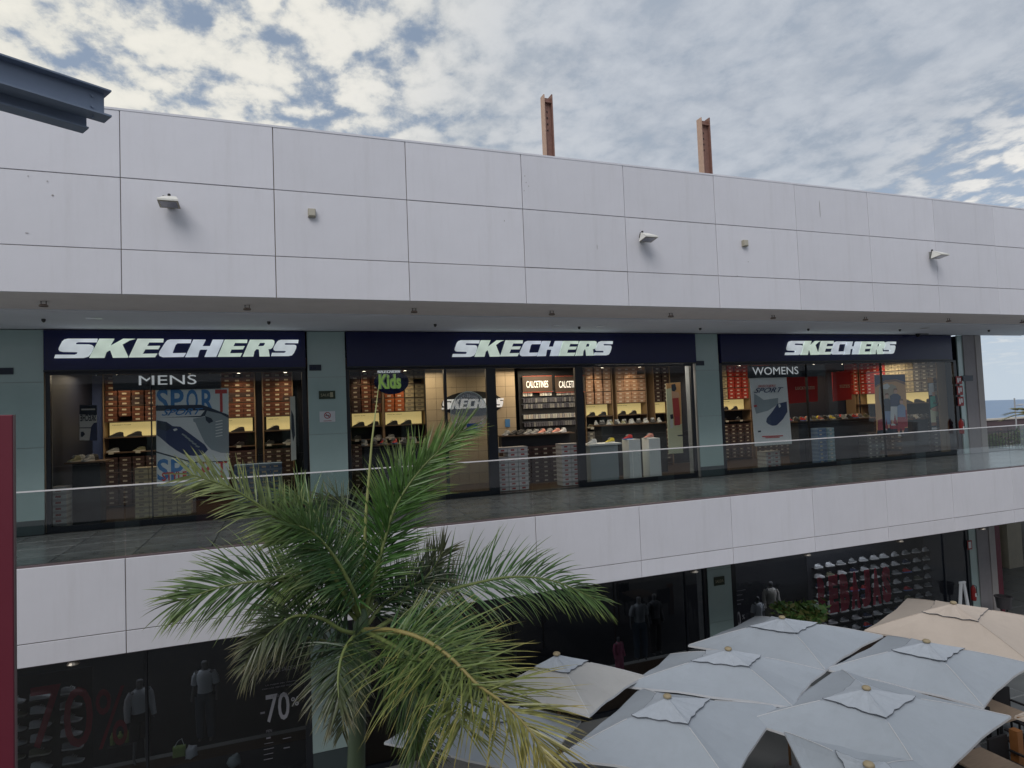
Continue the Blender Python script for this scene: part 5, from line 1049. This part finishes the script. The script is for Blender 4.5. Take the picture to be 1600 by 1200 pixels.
for k in range(6):
    x = at(1552, 690, 15.4).x + k * .75; c0 = (x, 15.4 + .3 * (k % 2), -1.98 + .07 * (k % 3)); leafblob('bush', ('bright green bush behind the bar fence, number %s from the column' % ['one', 'two', 'three', 'four', 'five', 'six'][k]) if False else ['bright green bush nearest the end column behind the bar fence', 'green and rust bush second from the end column', 'taller green bush third from the end column', 'green bush right at the picture edge behind the fence', 'green bush beyond the picture edge behind the fence', 'last green bush of the terrace hedge'][k], c0, (.5, .4, .52 + .05 * (k % 3)), 900, [g1, g2, g2, g3] if k != 1 else [g2, g3, g4, g1], leaf=.11)
lx = at(1587, 650, 19.5); t = thing('lamp_post', 'thin grey lamp post with short arm at the right edge in front of the sea', 'lamp post', (lx.x, 19.5, -2.55)); zt = at(1587, 622, 19.5).z
b = MB(); b.tube([(lx.x, 19.5, -2.55), (lx.x, 19.5, zt)], .03, 8); b.make('pole', mat('grey_pole', (.35, .36, .38), .4), t); b = MB(); za = at(1592, 633, 19.5).z; b.tube([(lx.x, 19.5, za), (lx.x + .5, 19.5, za)], .02, 6); b.lathe((lx.x + .45, 19.5, za), [(.001, .06), (.15, .03), (.18, 0), (.001, 0)], 10); b.make('arm', mat('grey_pole', (.35, .36, .38), .4), t)
fp = at(1612, 648, 17.5); t = thing('small_palm', 'small spiky palm by the thin lamp post at the right edge', 'palm tree', (fp.x, 17.5, -2.55))
b = MB(); b.tube([(fp.x, 17.5, -2.55), (fp.x, 17.5, fp.z)], [.14, .1], 10); b.make('trunk', mat('bark', (.12, .09, .06), .9), t)
for k in range(11):
    an = k * 2 * math.pi / 11 + .2; el = .25 + .5 * (k % 3) / 2; d_ = Vector((math.cos(an) * math.cos(el), math.sin(an) * math.cos(el), math.sin(el))); p0 = Vector((fp.x, 17.5, fp.z)); b = MB(); pts = [p0 + d_ * u_ + Vector((0, 0, -.45 * u_ * u_)) for u_ in (0, .3, .6, .9, 1.1)]
    b.tube(pts, [.03, .025, .02, .01, .004], 5)
    for i_ in range(1, 5):
        for j_ in range(5):
            q_ = pts[i_ - 1].lerp(pts[i_], j_ / 5); sd2 = d_.cross(Vector((0, 0, 1))).normalized()
            for sg in (-1, 1): e2_ = q_ + sd2 * sg * .22 + d_ * .16 + Vector((0, 0, -.06)); b.add([q_, q_ + d_ * .04, e2_], [(0, 1, 2)])
    b.make('frond', mat('leaf_straw', (.20, .19, .08), .6), t)
# far side of the plaza on the ground
x_, y_ = atz(1572, 884, ZG).x, atz(1572, 884, ZG).y
m_cream = mat('cream_render', (.46, .42, .33), .7, nz=.12, nscale=2, stain=.35)
t = thing('concrete_column', 'cream weathered square column at the far side of the plaza, lower right', 'column', (x_, y_, ZG)); bx('shaft', x_ - .42, x_ + .42, y_ - .4, y_ + .4, ZG + .015, -2.4, m_cream, t); bx('buttress', x_ - .78, x_ - .421, y_ - .1, y_ + .3, ZG + .015, -2.4, m_cream, t)
t = thing('far_building', 'low sand coloured wall with grey upper wall across the plaza at lower right', 'building', (33, 24, ZG)); bx('sand_wall', 26, 45, 23.5, 24, ZG, ZG + 1.5, mat('sand_wall', (.55, .42, .30), .7, nz=.1), t); bx('grey_wall', 26, 45, 23.6, 24.1, ZG + 1.501, -2.5, mat('grey_render', (.24, .23, .26), .8, nz=.1), t)
for k in range(5): bx('brown_rail', 26, 45, 23.55, 23.58, -4.2 + k * .3, -4.12 + k * .3, mat('rust_brown', (.15, .06, .05), .6), t)
leafblob('potted_shrub', 'bright leafy shrub behind the umbrellas under the shirts', tuple(at(1262, 958, 12.2)), (.75, .35, .34), 420, [g1, g2, g2, g3], leaf=.2)
leafblob('potted_shrub', 'small yellow green shrub poking above the umbrella at the left of the trainer wall', tuple(at(1225, 950, 12.3)), (.4, .3, .2), 160, [g1, g3, g2], leaf=.16)
# ------------------------------------------------------------------ umbrellas
def umbrella(lbl, a, Lc, Rc, Fc_, fab, grp='square cafe umbrellas on the plaza', vent=True, Bc=None):
    a, Lc, Rc, Fc_ = map(Vector, (a, Lc, Rc, Fc_)); Bc = Vector(Bc) if Bc else Lc + Rc - Fc_
    t = thing('cafe_umbrella', lbl, 'umbrella', (a.x, a.y, ZG + .012), grp)
    cs = [Lc, Fc_, Rc, Bc]; n = 10; m = 9; b = MB(); hem = MB()
    cen = a
    rnd = [random.uniform(.8, 1.25) for _ in range(4)]
    for s in range(4):
        c0, c1_ = cs[s], cs[(s + 1) % 4]; V = []; Fc2 = []
        for i in range(n + 1):
            u_ = i / n
            for j in range(m + 1):
                v_ = j / m; e_ = c0.lerp(c1_, v_); pull = .055 * rnd[s] * 4 * v_ * (1 - v_); e_ = e_.lerp(Vector((cen.x, cen.y, e_.z)), pull)
                # sagging panel, taut ridges, small ripple near hem
                p_ = cen.lerp(e_, u_); p_.z -= .07 * rnd[s] * math.sin(math.pi * u_) * 4 * v_ * (1 - v_) * u_ + .0 ; p_.z += .03 * math.sin(math.pi * min(1, u_ * 1.0)) * (1 if v_ in (0, 1) else .6) - .012 * u_ ** 3 * math.sin(v_ * 14 + s) * (4 * v_ * (1 - v_))
                V.append(p_)
        for i in range(n):
            for j in range(m): q_ = i * (m + 1) + j; Fc2.append((q_, q_ + m + 1, q_ + m + 2, q_ + 1))
        b.add(V, Fc2)
        ed = V[-(m + 1):]; dn = Vector((0, 0, -.035))
        hem.add(ed + [p_ + dn for p_ in ed], [(j, j + 1, j + m + 2, j + m + 1) for j in range(m)])
    can = b.make('canopy', fab, t, smooth=False, base=a)
    hem.make('hem', m_hem if fab is not m_fabb else fab, can)
    # seam along each ridge and mid panel
    for s in range(4):
        b = MB(); pts = []
        for i in range(9):
            u_ = .38 + .61 * i / 8; p_ = cen.lerp(cs[s], u_); p_.z += .03 * math.sin(math.pi * u_) + .003; pts.append(p_)
        b.tube(pts, .006, 5); b.make('seam', m_hem if fab is not m_fabb else fab, can)
    # vent cap
    vt = MB(); k = .35; top = a + Vector((0, 0, .045))
    ring0, ring1 = [], []
    for s in range(4):
        c0, c1_ = cs[s], cs[(s + 1) % 4]
        for j in range(8):
            v_ = j / 8; e_ = c0.lerp(c1_, v_); e_ = e_.lerp(Vector((cen.x, cen.y, e_.z)), .10 * 4 * v_ * (1 - v_)); kk = k * (1 + .03 * math.sin(v_ * 19 + s * 2 + a.x))
            p_ = top.lerp(e_ + Vector((0, 0, .07)), kk); p_.z += -.02 * math.sin(v_ * math.pi) + .006 * math.sin(v_ * 31 + s)
            ring1.append(p_); p0 = top.lerp(p_, .5); p0.z -= .012 * math.sin(v_ * math.pi * 3) + .004; ring0.append(p0)
    nn = len(ring1)
    vt.add([top] + ring0 + ring1, [(0, 1 + j, 1 + (j + 1) % nn) for j in range(nn)] + [(1 + j, 1 + nn + j, 1 + nn + (j + 1) % nn, 1 + (j + 1) % nn) for j in range(nn)])
    vo = vt.make('vent_cap', m_vent if fab is not m_fabb else fab, t, smooth=False)
    hm = MB(); hm.tube([p_ + Vector((0, 0, -.004)) for p_ in ring1] + [ring1[0]], .006, 4, caps=False); hm.make('vent_hem', mat('dark_piping', (.10, .11, .13), .8), vo)
    b = MB(); b.lathe(top, [(.001, .04), (.045, .036), (.06, .02), (.06, .0), (.04, -.015)], 14); b.make('finial', m_tan, t, smooth=True)
    b = MB(); b.tube([(a.x, a.y, ZG + .012), (a.x, a.y, a.z - .02)], .025, 10); b.make('pole', m_pole, t)
    for s in range(4):
        b = MB(); b.tube([a + Vector((0, 0, -.06)), a.lerp(cs[s], .97) + Vector((0, 0, -.02))], .012, 5); b.make('rib', m_pole, t)
        b = MB(); b.tube([Vector((a.x, a.y, a.z - .65)), a.lerp(cs[s], .55) + Vector((0, 0, -.03))], .01, 5); b.make('strut', m_pole, t)
    b = MB(); b.lathe((a.x, a.y, ZG + .012), [(.001, .10), (.05, .10), (.08, .06), (.28, .05), (.3, 0)], 16); b.make('base', m_conc, t)
    return t
def W(l, z): return atz(l[0], l[1], z)
za, dd = -4.19, .40
def um(lbl, ap, Lp, Rp, Fp, fab, za=-4.19, dd=.40, **k): return umbrella(lbl, W(ap, za), W(Lp, za - dd), W(Rp, za - dd), W(Fp, za - dd), fab, **k)
um('big beige canvas umbrella at the right, nearest the glass shop', (1490, 946), (1350, 985), (1650, 972), (1612, 1037), m_fabb, -4.25, .48)
um('grey blue umbrella in the back row, left of the beige one', (1222, 969), (1075, 1008), (1380, 993), (1290, 1047), m_fab)
um('grey blue umbrella at the right edge, in front of the beige one', (1448, 1007), (1290, 1045), (1615, 1038), (1537, 1105), m_fab, -4.2, .42)
um('grey blue umbrella in the middle row, left of centre of the cluster', (1138, 1019), (972, 1071), (1290, 1048), (1240, 1105), m_fab, -4.2, .38)
um('pale grey umbrella nearest the palm fronds, left end of the cluster', (870, 1027), (768, 1084), (1007, 1056), (921, 1118), m_fabw, -4.05, .45)
um('large grey blue umbrella in the front centre of the cluster', (1043, 1094), (870, 1183), (1229, 1104), (1144, 1231), m_fab, -4.22, .44)
um('large grey blue umbrella in the front right with a brown knob', (1354, 1081), (1165, 1125), (1580, 1119), (1457, 1238), m_fab, -4.25, .40)
um('grey blue umbrella partly hidden under the pale one, behind the palm trunk', (762, 1098), (600, 1160), (908, 1126), (845, 1215), m_fab, -4.45, .42)
um('grey blue umbrella cut off by the bottom edge, right of centre', (1358, 1203), (1225, 1143), (1590, 1275), (1300, 1330), m_fab, -4.1, .38, Bc=W((1427, 1188), -4.48))
um('beige umbrella whose corner just shows at the right edge', (1720, 1105), (1585, 1119), (1870, 1120), (1800, 1190), m_fabb, -4.25, .42)
# tables and chairs under them
def table(x, y, lbl):
    t = thing('cafe_table', lbl, 'table', (x, y, ZG + .012)); bx('table_top', x - .4, x + .4, y - .4, y + .4, ZG + .74, ZG + .77, mat('tan_wood', (.36, .27, .20), .45, nz=.15, nscale=4, aniso=(1, 8, 1)), t)
    for sx in (-1, 1):
        for sy in (-1, 1): bx('leg', x + sx * .34 - .02, x + sx * .34 + .02, y + sy * .34 - .02, y + sy * .34 + .02, ZG + .012, ZG + .739, m_black, t)
def chair(x, y, s, lbl):
    t = thing('cafe_chair', lbl, 'chair', (x, y, ZG + .012), 'dark cafe chairs under the umbrellas'); m_c = mat('dark_wicker', (.02, .018, .02), .7, nz=.3, nscale=60)
    bx('seat', x - .24, x + .24, y - .24, y + .24, ZG + .42, ZG + .47, m_c, t); bx('backrest', x - .24, x + .24, y + s * .24 - .02, y + s * .24 + .02, ZG + .471, ZG + .90, m_c, t)
    for sx in (-1, 1):
        for sy in (-1, 1): bx('leg', x + sx * .21 - .015, x + sx * .21 + .015, y + sy * .21 - .015, y + sy * .21 + .015, ZG + .012, ZG + .419, m_black, t)
    for sx in (-1, 1): bx('armrest', x + sx * .24 - .02, x + sx * .24 + .02, y - .22, y + .22, ZG + .62, ZG + .65, m_c, t)
for px_, py_, lbl in ((1553, 1110, 'tan wooden cafe table between the umbrella tips at the right edge'), (1545, 1195, 'tan wooden cafe table at the lower right corner'), (1470, 1090, 'cafe table in the shade between the right umbrellas')):
    w_ = atz(px_, py_, ZG + .75); table(w_.x, w_.y, lbl)
    short = {1553: 'table between umbrella tips', 1545: 'lower right corner table', 1470: 'shaded table'}[px_]
    for s in (-1, 1): chair(w_.x + .1 * s, w_.y + s * .62, s, 'dark wicker chair on the %s side of the %s' % ('near' if s < 0 else 'far', short))
    chair(w_.x + .75, w_.y + .1, 1, 'dark wicker chair at the right end of the ' + short)
w_ = atz(1590, 1185, ZG + .5); tag(bx('orange_post', w_.x - .07, w_.x + .07, w_.y - .07, w_.y + .07, ZG + .012, ZG + 1.0, mat('orange_wood', (.32, .13, .04), .5, nz=.15, nscale=5)), 'short orange brown wooden post at the lower right corner', 'post')

# ------------------------------------------------------------------ palm
def leafmat(name, base, tip):
    m = bpy.data.materials.new(name); m.use_nodes = True; t = m.node_tree; b = t.nodes['Principled BSDF']; b.inputs['Roughness'].default_value = .36; b.inputs['Specular IOR Level'].default_value = .6
    at_ = t.nodes.new('ShaderNodeAttribute'); at_.attribute_name = 'tip'; n = t.nodes.new('ShaderNodeTexNoise'); n.inputs['Scale'].default_value = 9; g = t.nodes.new('ShaderNodeTexCoord'); t.links.new(g.outputs['Object'], n.inputs[0])
    mx = t.nodes.new('ShaderNodeMix'); mx.data_type = 'RGBA'; mx.inputs[6].default_value = (*base, 1); mx.inputs[7].default_value = (*tip, 1); t.links.new(at_.outputs['Fac'], mx.inputs[0])
    r = t.nodes.new('ShaderNodeMapRange'); r.inputs[1].default_value = .3; r.inputs[2].default_value = .7; r.inputs[3].default_value = .65; r.inputs[4].default_value = 1.35; t.links.new(n.outputs[0], r.inputs[0])
    sc = t.nodes.new('ShaderNodeVectorMath'); sc.operation = 'SCALE'; t.links.new(mx.outputs[2], sc.inputs[0]); t.links.new(r.outputs[0], sc.inputs[3]); t.links.new(sc.outputs[0], b.inputs['Base Color'])
    tr = t.nodes.new('ShaderNodeBsdfTranslucent'); t.links.new(sc.outputs[0], tr.inputs[0]); mm = t.nodes.new('ShaderNodeMixShader'); mm.inputs[0].default_value = .15; t.links.new(b.outputs[0], mm.inputs[1]); t.links.new(tr.outputs[0], mm.inputs[2]); t.links.new(mm.outputs[0], t.nodes['Material Output'].inputs[0])
    return m
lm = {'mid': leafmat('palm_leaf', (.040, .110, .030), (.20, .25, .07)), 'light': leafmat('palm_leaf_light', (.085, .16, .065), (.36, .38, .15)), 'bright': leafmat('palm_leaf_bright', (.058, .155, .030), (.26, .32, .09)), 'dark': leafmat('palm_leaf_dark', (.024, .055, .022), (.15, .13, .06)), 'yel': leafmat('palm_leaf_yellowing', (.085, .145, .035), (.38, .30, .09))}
m_rach = mat('palm_rachis', (.15, .19, .06), .5, nz=.2, nscale=10); m_rachy = mat('palm_rachis_yellow', (.24, .20, .07), .5, nz=.2, nscale=10)
YT = 7.6
base = at(563, 985, YT); bt = at(557, 1200, YT)
palm = thing('palm_tree', 'tall feathery green palm in front of the white balcony, left of the umbrellas', 'palm tree', (base.x, YT, ZG + .012))
b = MB(); b.tube([(bt.x - .1, YT, ZG + .012), (bt.x - .05, YT, -5.2), (bt.x, YT, -3.9), ((base.x + bt.x) / 2, YT, (base.z + bt.z) / 2), (base.x, YT, base.z - .1)], [.20, .15, .10, .09, .10], 16)
b.make('trunk', mat('palm_trunk_green', (.05, .075, .04), .5, nz=.2, nscale=4, aniso=(1, 1, .3)), palm, smooth=True)
b = MB()
for k in range(14):
    zz = ZG + .3 + k * .2; b.lathe((bt.x - .1 + .1 * (k / 14), YT, zz), [(.195 - .006 * k, -.012), (.207 - .006 * k, 0), (.195 - .006 * k, .012)], 16)
b.make('trunk_rings', mat('palm_scar', (.16, .14, .11), .8), palm)
b = MB(); b.tube([(base.x - .01, YT, base.z - .75), (base.x, YT, base.z - .3), (base.x + .01, YT, base.z + .05), (base.x + .03, YT, base.z + .25)], [.105, .115, .09, .045], 14); b.make('crownshaft', mat('crownshaft_green', (.045, .085, .032), .45, nz=.2, nscale=8, aniso=(1, 1, .25)), palm, smooth=True)
def spline(pts, n):
    out = []
    P_ = [pts[0] * 2 - pts[1]] + pts + [pts[-1] * 2 - pts[-2]]
    segs = len(pts) - 1
    for k in range(n + 1):
        t_ = k / n * segs; i = min(int(t_), segs - 1); f = t_ - i; a_, b_, c_, d_ = P_[i:i + 4]
        out.append(.5 * ((2 * b_) + (c_ - a_) * f + (2 * a_ - 5 * b_ + 4 * c_ - d_) * f * f + (3 * b_ - a_ - 3 * c_ + d_) * f ** 3))
    return out
def q2(l): return [(260 + x / 2.1429, 640 + y / 2.1429) for x, y in l]
def frond(pts, y0, y1, U, kind, N=52, ml=.55, width=.027, start=.14, ang=(72, 28), spread=.35, droop=.35, tipf=.35, rm=None, lfac=1.0, side=(1, 1), label=None):
    N = int(N * 1.75); ml *= 1.25; pp = q2(pts); n = len(pp); P3 = [at(x, y, y0 + (y1 - y0) * (i / (n - 1)) ** 1.0) for i, (x, y) in enumerate(pp)]
    P3[0] = Vector((base.x + (P3[0].x - base.x) * .5, YT + (y1 - y0) * .02, P3[0].z))
    sp = spline(P3, 80); U = Vector(U).normalized()
    rb = MB(); rb.tube(sp[::2], [.026 * (1 - i / 41) ** .8 + .004 for i in range(41)], 6)
    fr = rb.make('frond', rm or m_rach, palm, smooth=True)
    if label: fr['label'] = label
    V = []; Fc = []; T = []
    for k in range(N):
        f = start + (1 - start) * (k + .5) / N; idx = min(79, int(f * 80)); p0 = sp[idx].lerp(sp[min(80, idx + 1)], f * 80 - idx); tg = (sp[min(80, idx + 2)] - sp[max(0, idx - 1)]).normalized()
        uu = (U - tg * U.dot(tg)).normalized(); ss = tg.cross(uu).normalized()
        g_ = (f - start) / (1 - start); ln = ml * math.sin(math.pi * (.25 + .60 * g_)) ** .6 * (.45 + .55 * min(1, g_ * 5 + .2)) * (1 - .12 * g_)
        for sgn in (-1, 1):
            if random.random() > side[0 if sgn < 0 else 1]: continue
            an = math.radians(ang[0] + (ang[1] - ang[0]) * g_ + random.gauss(0, 7)); dih = random.gauss(.15, spread)
            lat = ss * sgn * math.cos(dih) + uu * math.sin(dih); d_ = tg * math.cos(an) + lat * math.sin(an); d_.normalize()
            L_ = ln * random.uniform(.82, 1.1) * lfac; w_ = width * random.uniform(.8, 1.15); wv = d_.cross(uu + Vector((random.gauss(0, .4), random.gauss(0, .4), random.gauss(0, .4)))).normalized()
            dr = droop * random.uniform(.25, .9); brk = random.random() < .07; bi = len(V); S_ = 6; prev = p0.copy(); dcur = d_.copy()
            for s in range(S_ + 1):
                u_ = s / S_; ww = w_ * (0.35 + 2.2 * u_ if u_ < .25 else (1 - (u_ - .25) / .75) ** .8 * .9 + .02)
                if s:
                    dcur = (dcur + Vector((0, 0, -1)) * dr * (.12 + .30 * u_) * (3 if brk and u_ > .5 else 1)).normalized(); prev = prev + dcur * (L_ / S_)
                V += [prev - wv * ww * .5, prev + uu * (-.18 * ww), prev + wv * ww * .5]; tv = min(1, max(0, (u_ - .55) / .45) * random.uniform(.3, 1) + (tipf * g_ ** 2)); T += [tv] * 3
            for s in range(S_): q_ = bi + s * 3; Fc += [(q_, q_ + 3, q_ + 4, q_ + 1), (q_ + 1, q_ + 4, q_ + 5, q_ + 2)]
    o = obj('leaflets', V, Fc, lm[kind], fr, base=WL[fr]); at_ = o.data.attributes.new('tip', 'FLOAT', 'POINT'); at_.data.foreach_set('value', T); o['kind'] = 'stuff'
    return fr
CF = (.0, -1, .15)
# back fronds first
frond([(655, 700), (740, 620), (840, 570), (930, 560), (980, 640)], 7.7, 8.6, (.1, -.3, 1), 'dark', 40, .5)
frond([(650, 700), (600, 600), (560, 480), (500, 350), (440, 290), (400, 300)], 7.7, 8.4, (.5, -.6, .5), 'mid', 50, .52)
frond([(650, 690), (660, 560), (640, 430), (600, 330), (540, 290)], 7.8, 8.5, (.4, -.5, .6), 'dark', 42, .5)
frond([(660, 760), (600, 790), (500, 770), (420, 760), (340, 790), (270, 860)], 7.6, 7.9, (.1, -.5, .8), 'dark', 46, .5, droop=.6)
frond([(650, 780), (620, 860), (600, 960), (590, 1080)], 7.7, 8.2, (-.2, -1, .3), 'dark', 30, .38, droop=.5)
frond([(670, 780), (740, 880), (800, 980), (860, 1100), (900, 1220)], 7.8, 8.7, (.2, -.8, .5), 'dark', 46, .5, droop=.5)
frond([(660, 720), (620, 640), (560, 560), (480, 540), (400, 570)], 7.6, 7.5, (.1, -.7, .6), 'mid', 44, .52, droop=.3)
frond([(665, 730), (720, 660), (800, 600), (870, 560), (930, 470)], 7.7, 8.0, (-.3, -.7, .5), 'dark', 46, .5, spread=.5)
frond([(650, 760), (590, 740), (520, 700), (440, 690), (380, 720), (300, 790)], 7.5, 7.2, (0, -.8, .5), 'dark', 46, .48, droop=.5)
frond([(668, 765), (760, 810), (820, 900), (850, 1020), (840, 1140)], 7.6, 7.3, (.2, -1, .2), 'mid', 50, .55, droop=.45)
frond([(668, 760), (800, 750), (900, 760), (980, 800), (1040, 860)], 7.5, 7.0, (.1, -.7, .7), 'mid', 46, .6, droop=.2)
frond([(655, 765), (620, 770), (590, 820), (575, 900), (580, 1000)], 7.4, 6.6, (-.5, -.8, .3), 'dark', 40, .5, droop=.4)
frond([(650, 710), (630, 620), (580, 520), (520, 440), (470, 400), (400, 380)], 7.4, 7.0, (.3, -.8, .4), 'mid', 50, .55, spread=.5, droop=.15)
# main ones
frond([(645, 720), (570, 640), (470, 590), (360, 573), (200, 590), (50, 640)], 7.5, 7.7, (-.05, -.9, .45), 'mid', 62, .66, ang=(80, 22), spread=.25, label='broad dark green frond reaching furthest left across the white balcony')
frond([(640, 700), (590, 610), (540, 520), (450, 430), (380, 370), (230, 270), (80, 215)], 7.4, 6.9, (.25, -.9, .3), 'light', 60, .50, width=.028, ang=(75, 30), spread=.25, tipf=.7, droop=.2, lfac=.9, label='pale yellow green frond pointing to the upper left')
frond([(660, 720), (690, 580), (730, 440), (770, 320), (860, 190), (990, 70)], 7.6, 7.7, (.2, -.85, .35), 'bright', 76, .62, ang=(65, 25), spread=.5, droop=.15, tipf=.3, label='tall bright green frond leaning to the upper right')
frond([(665, 715), (700, 600), (720, 480), (730, 360), (780, 250), (850, 170)], 7.7, 8.1, (-.3, -.8, .5), 'mid', 60, .55, spread=.6, droop=.2)
frond([(700, 740), (790, 680), (900, 620), (1020, 585), (1160, 560), (1300, 575), (1450, 640)], 7.7, 8.1, (-.05, -.75, .6), 'mid', 70, .68, ang=(82, 22), spread=.35, droop=.45, tipf=.3, label='long frond arching to the right in front of the balcony')
frond([(665, 760), (760, 740), (860, 770), (950, 830), (1040, 920), (1130, 985), (1220, 1080), (1290, 1200)], 7.3, 5.0, (.35, -.75, .55), 'yel', 58, .78, ang=(80, 25), spread=.3, droop=.22, tipf=.8, rm=m_rachy, label='yellowing frond curving down towards the lower right over the umbrellas')
frond([(660, 760), (740, 780), (830, 830), (900, 870), (960, 960), (990, 1060)], 7.3, 5.6, (.2, -.7, .7), 'yel', 40, .8, ang=(85, 35), spread=.3, droop=.2, tipf=.3)
# unopened spear
b = MB(); b.tube([(base.x + .02, YT, base.z + .2), at(572, 800, YT), at(581, 690, YT), at(592, 600, YT)], [.022, .018, .012, .003], 8); b.make('spear_leaf', mat('spear_green', (.30, .32, .12), .5), palm, smooth=True)

# leftover shoeboxes on the lower tiers as one mass
if extra.V:
    o = extra.make('shoebox_rows', EXM, None); tag(o, 'dim rows of shoeboxes on the lower tiers of all the shop shelves', 'shoeboxes', None, 'stuff')
print('shoeboxes', NB[0], 'objects', len(bpy.data.objects))
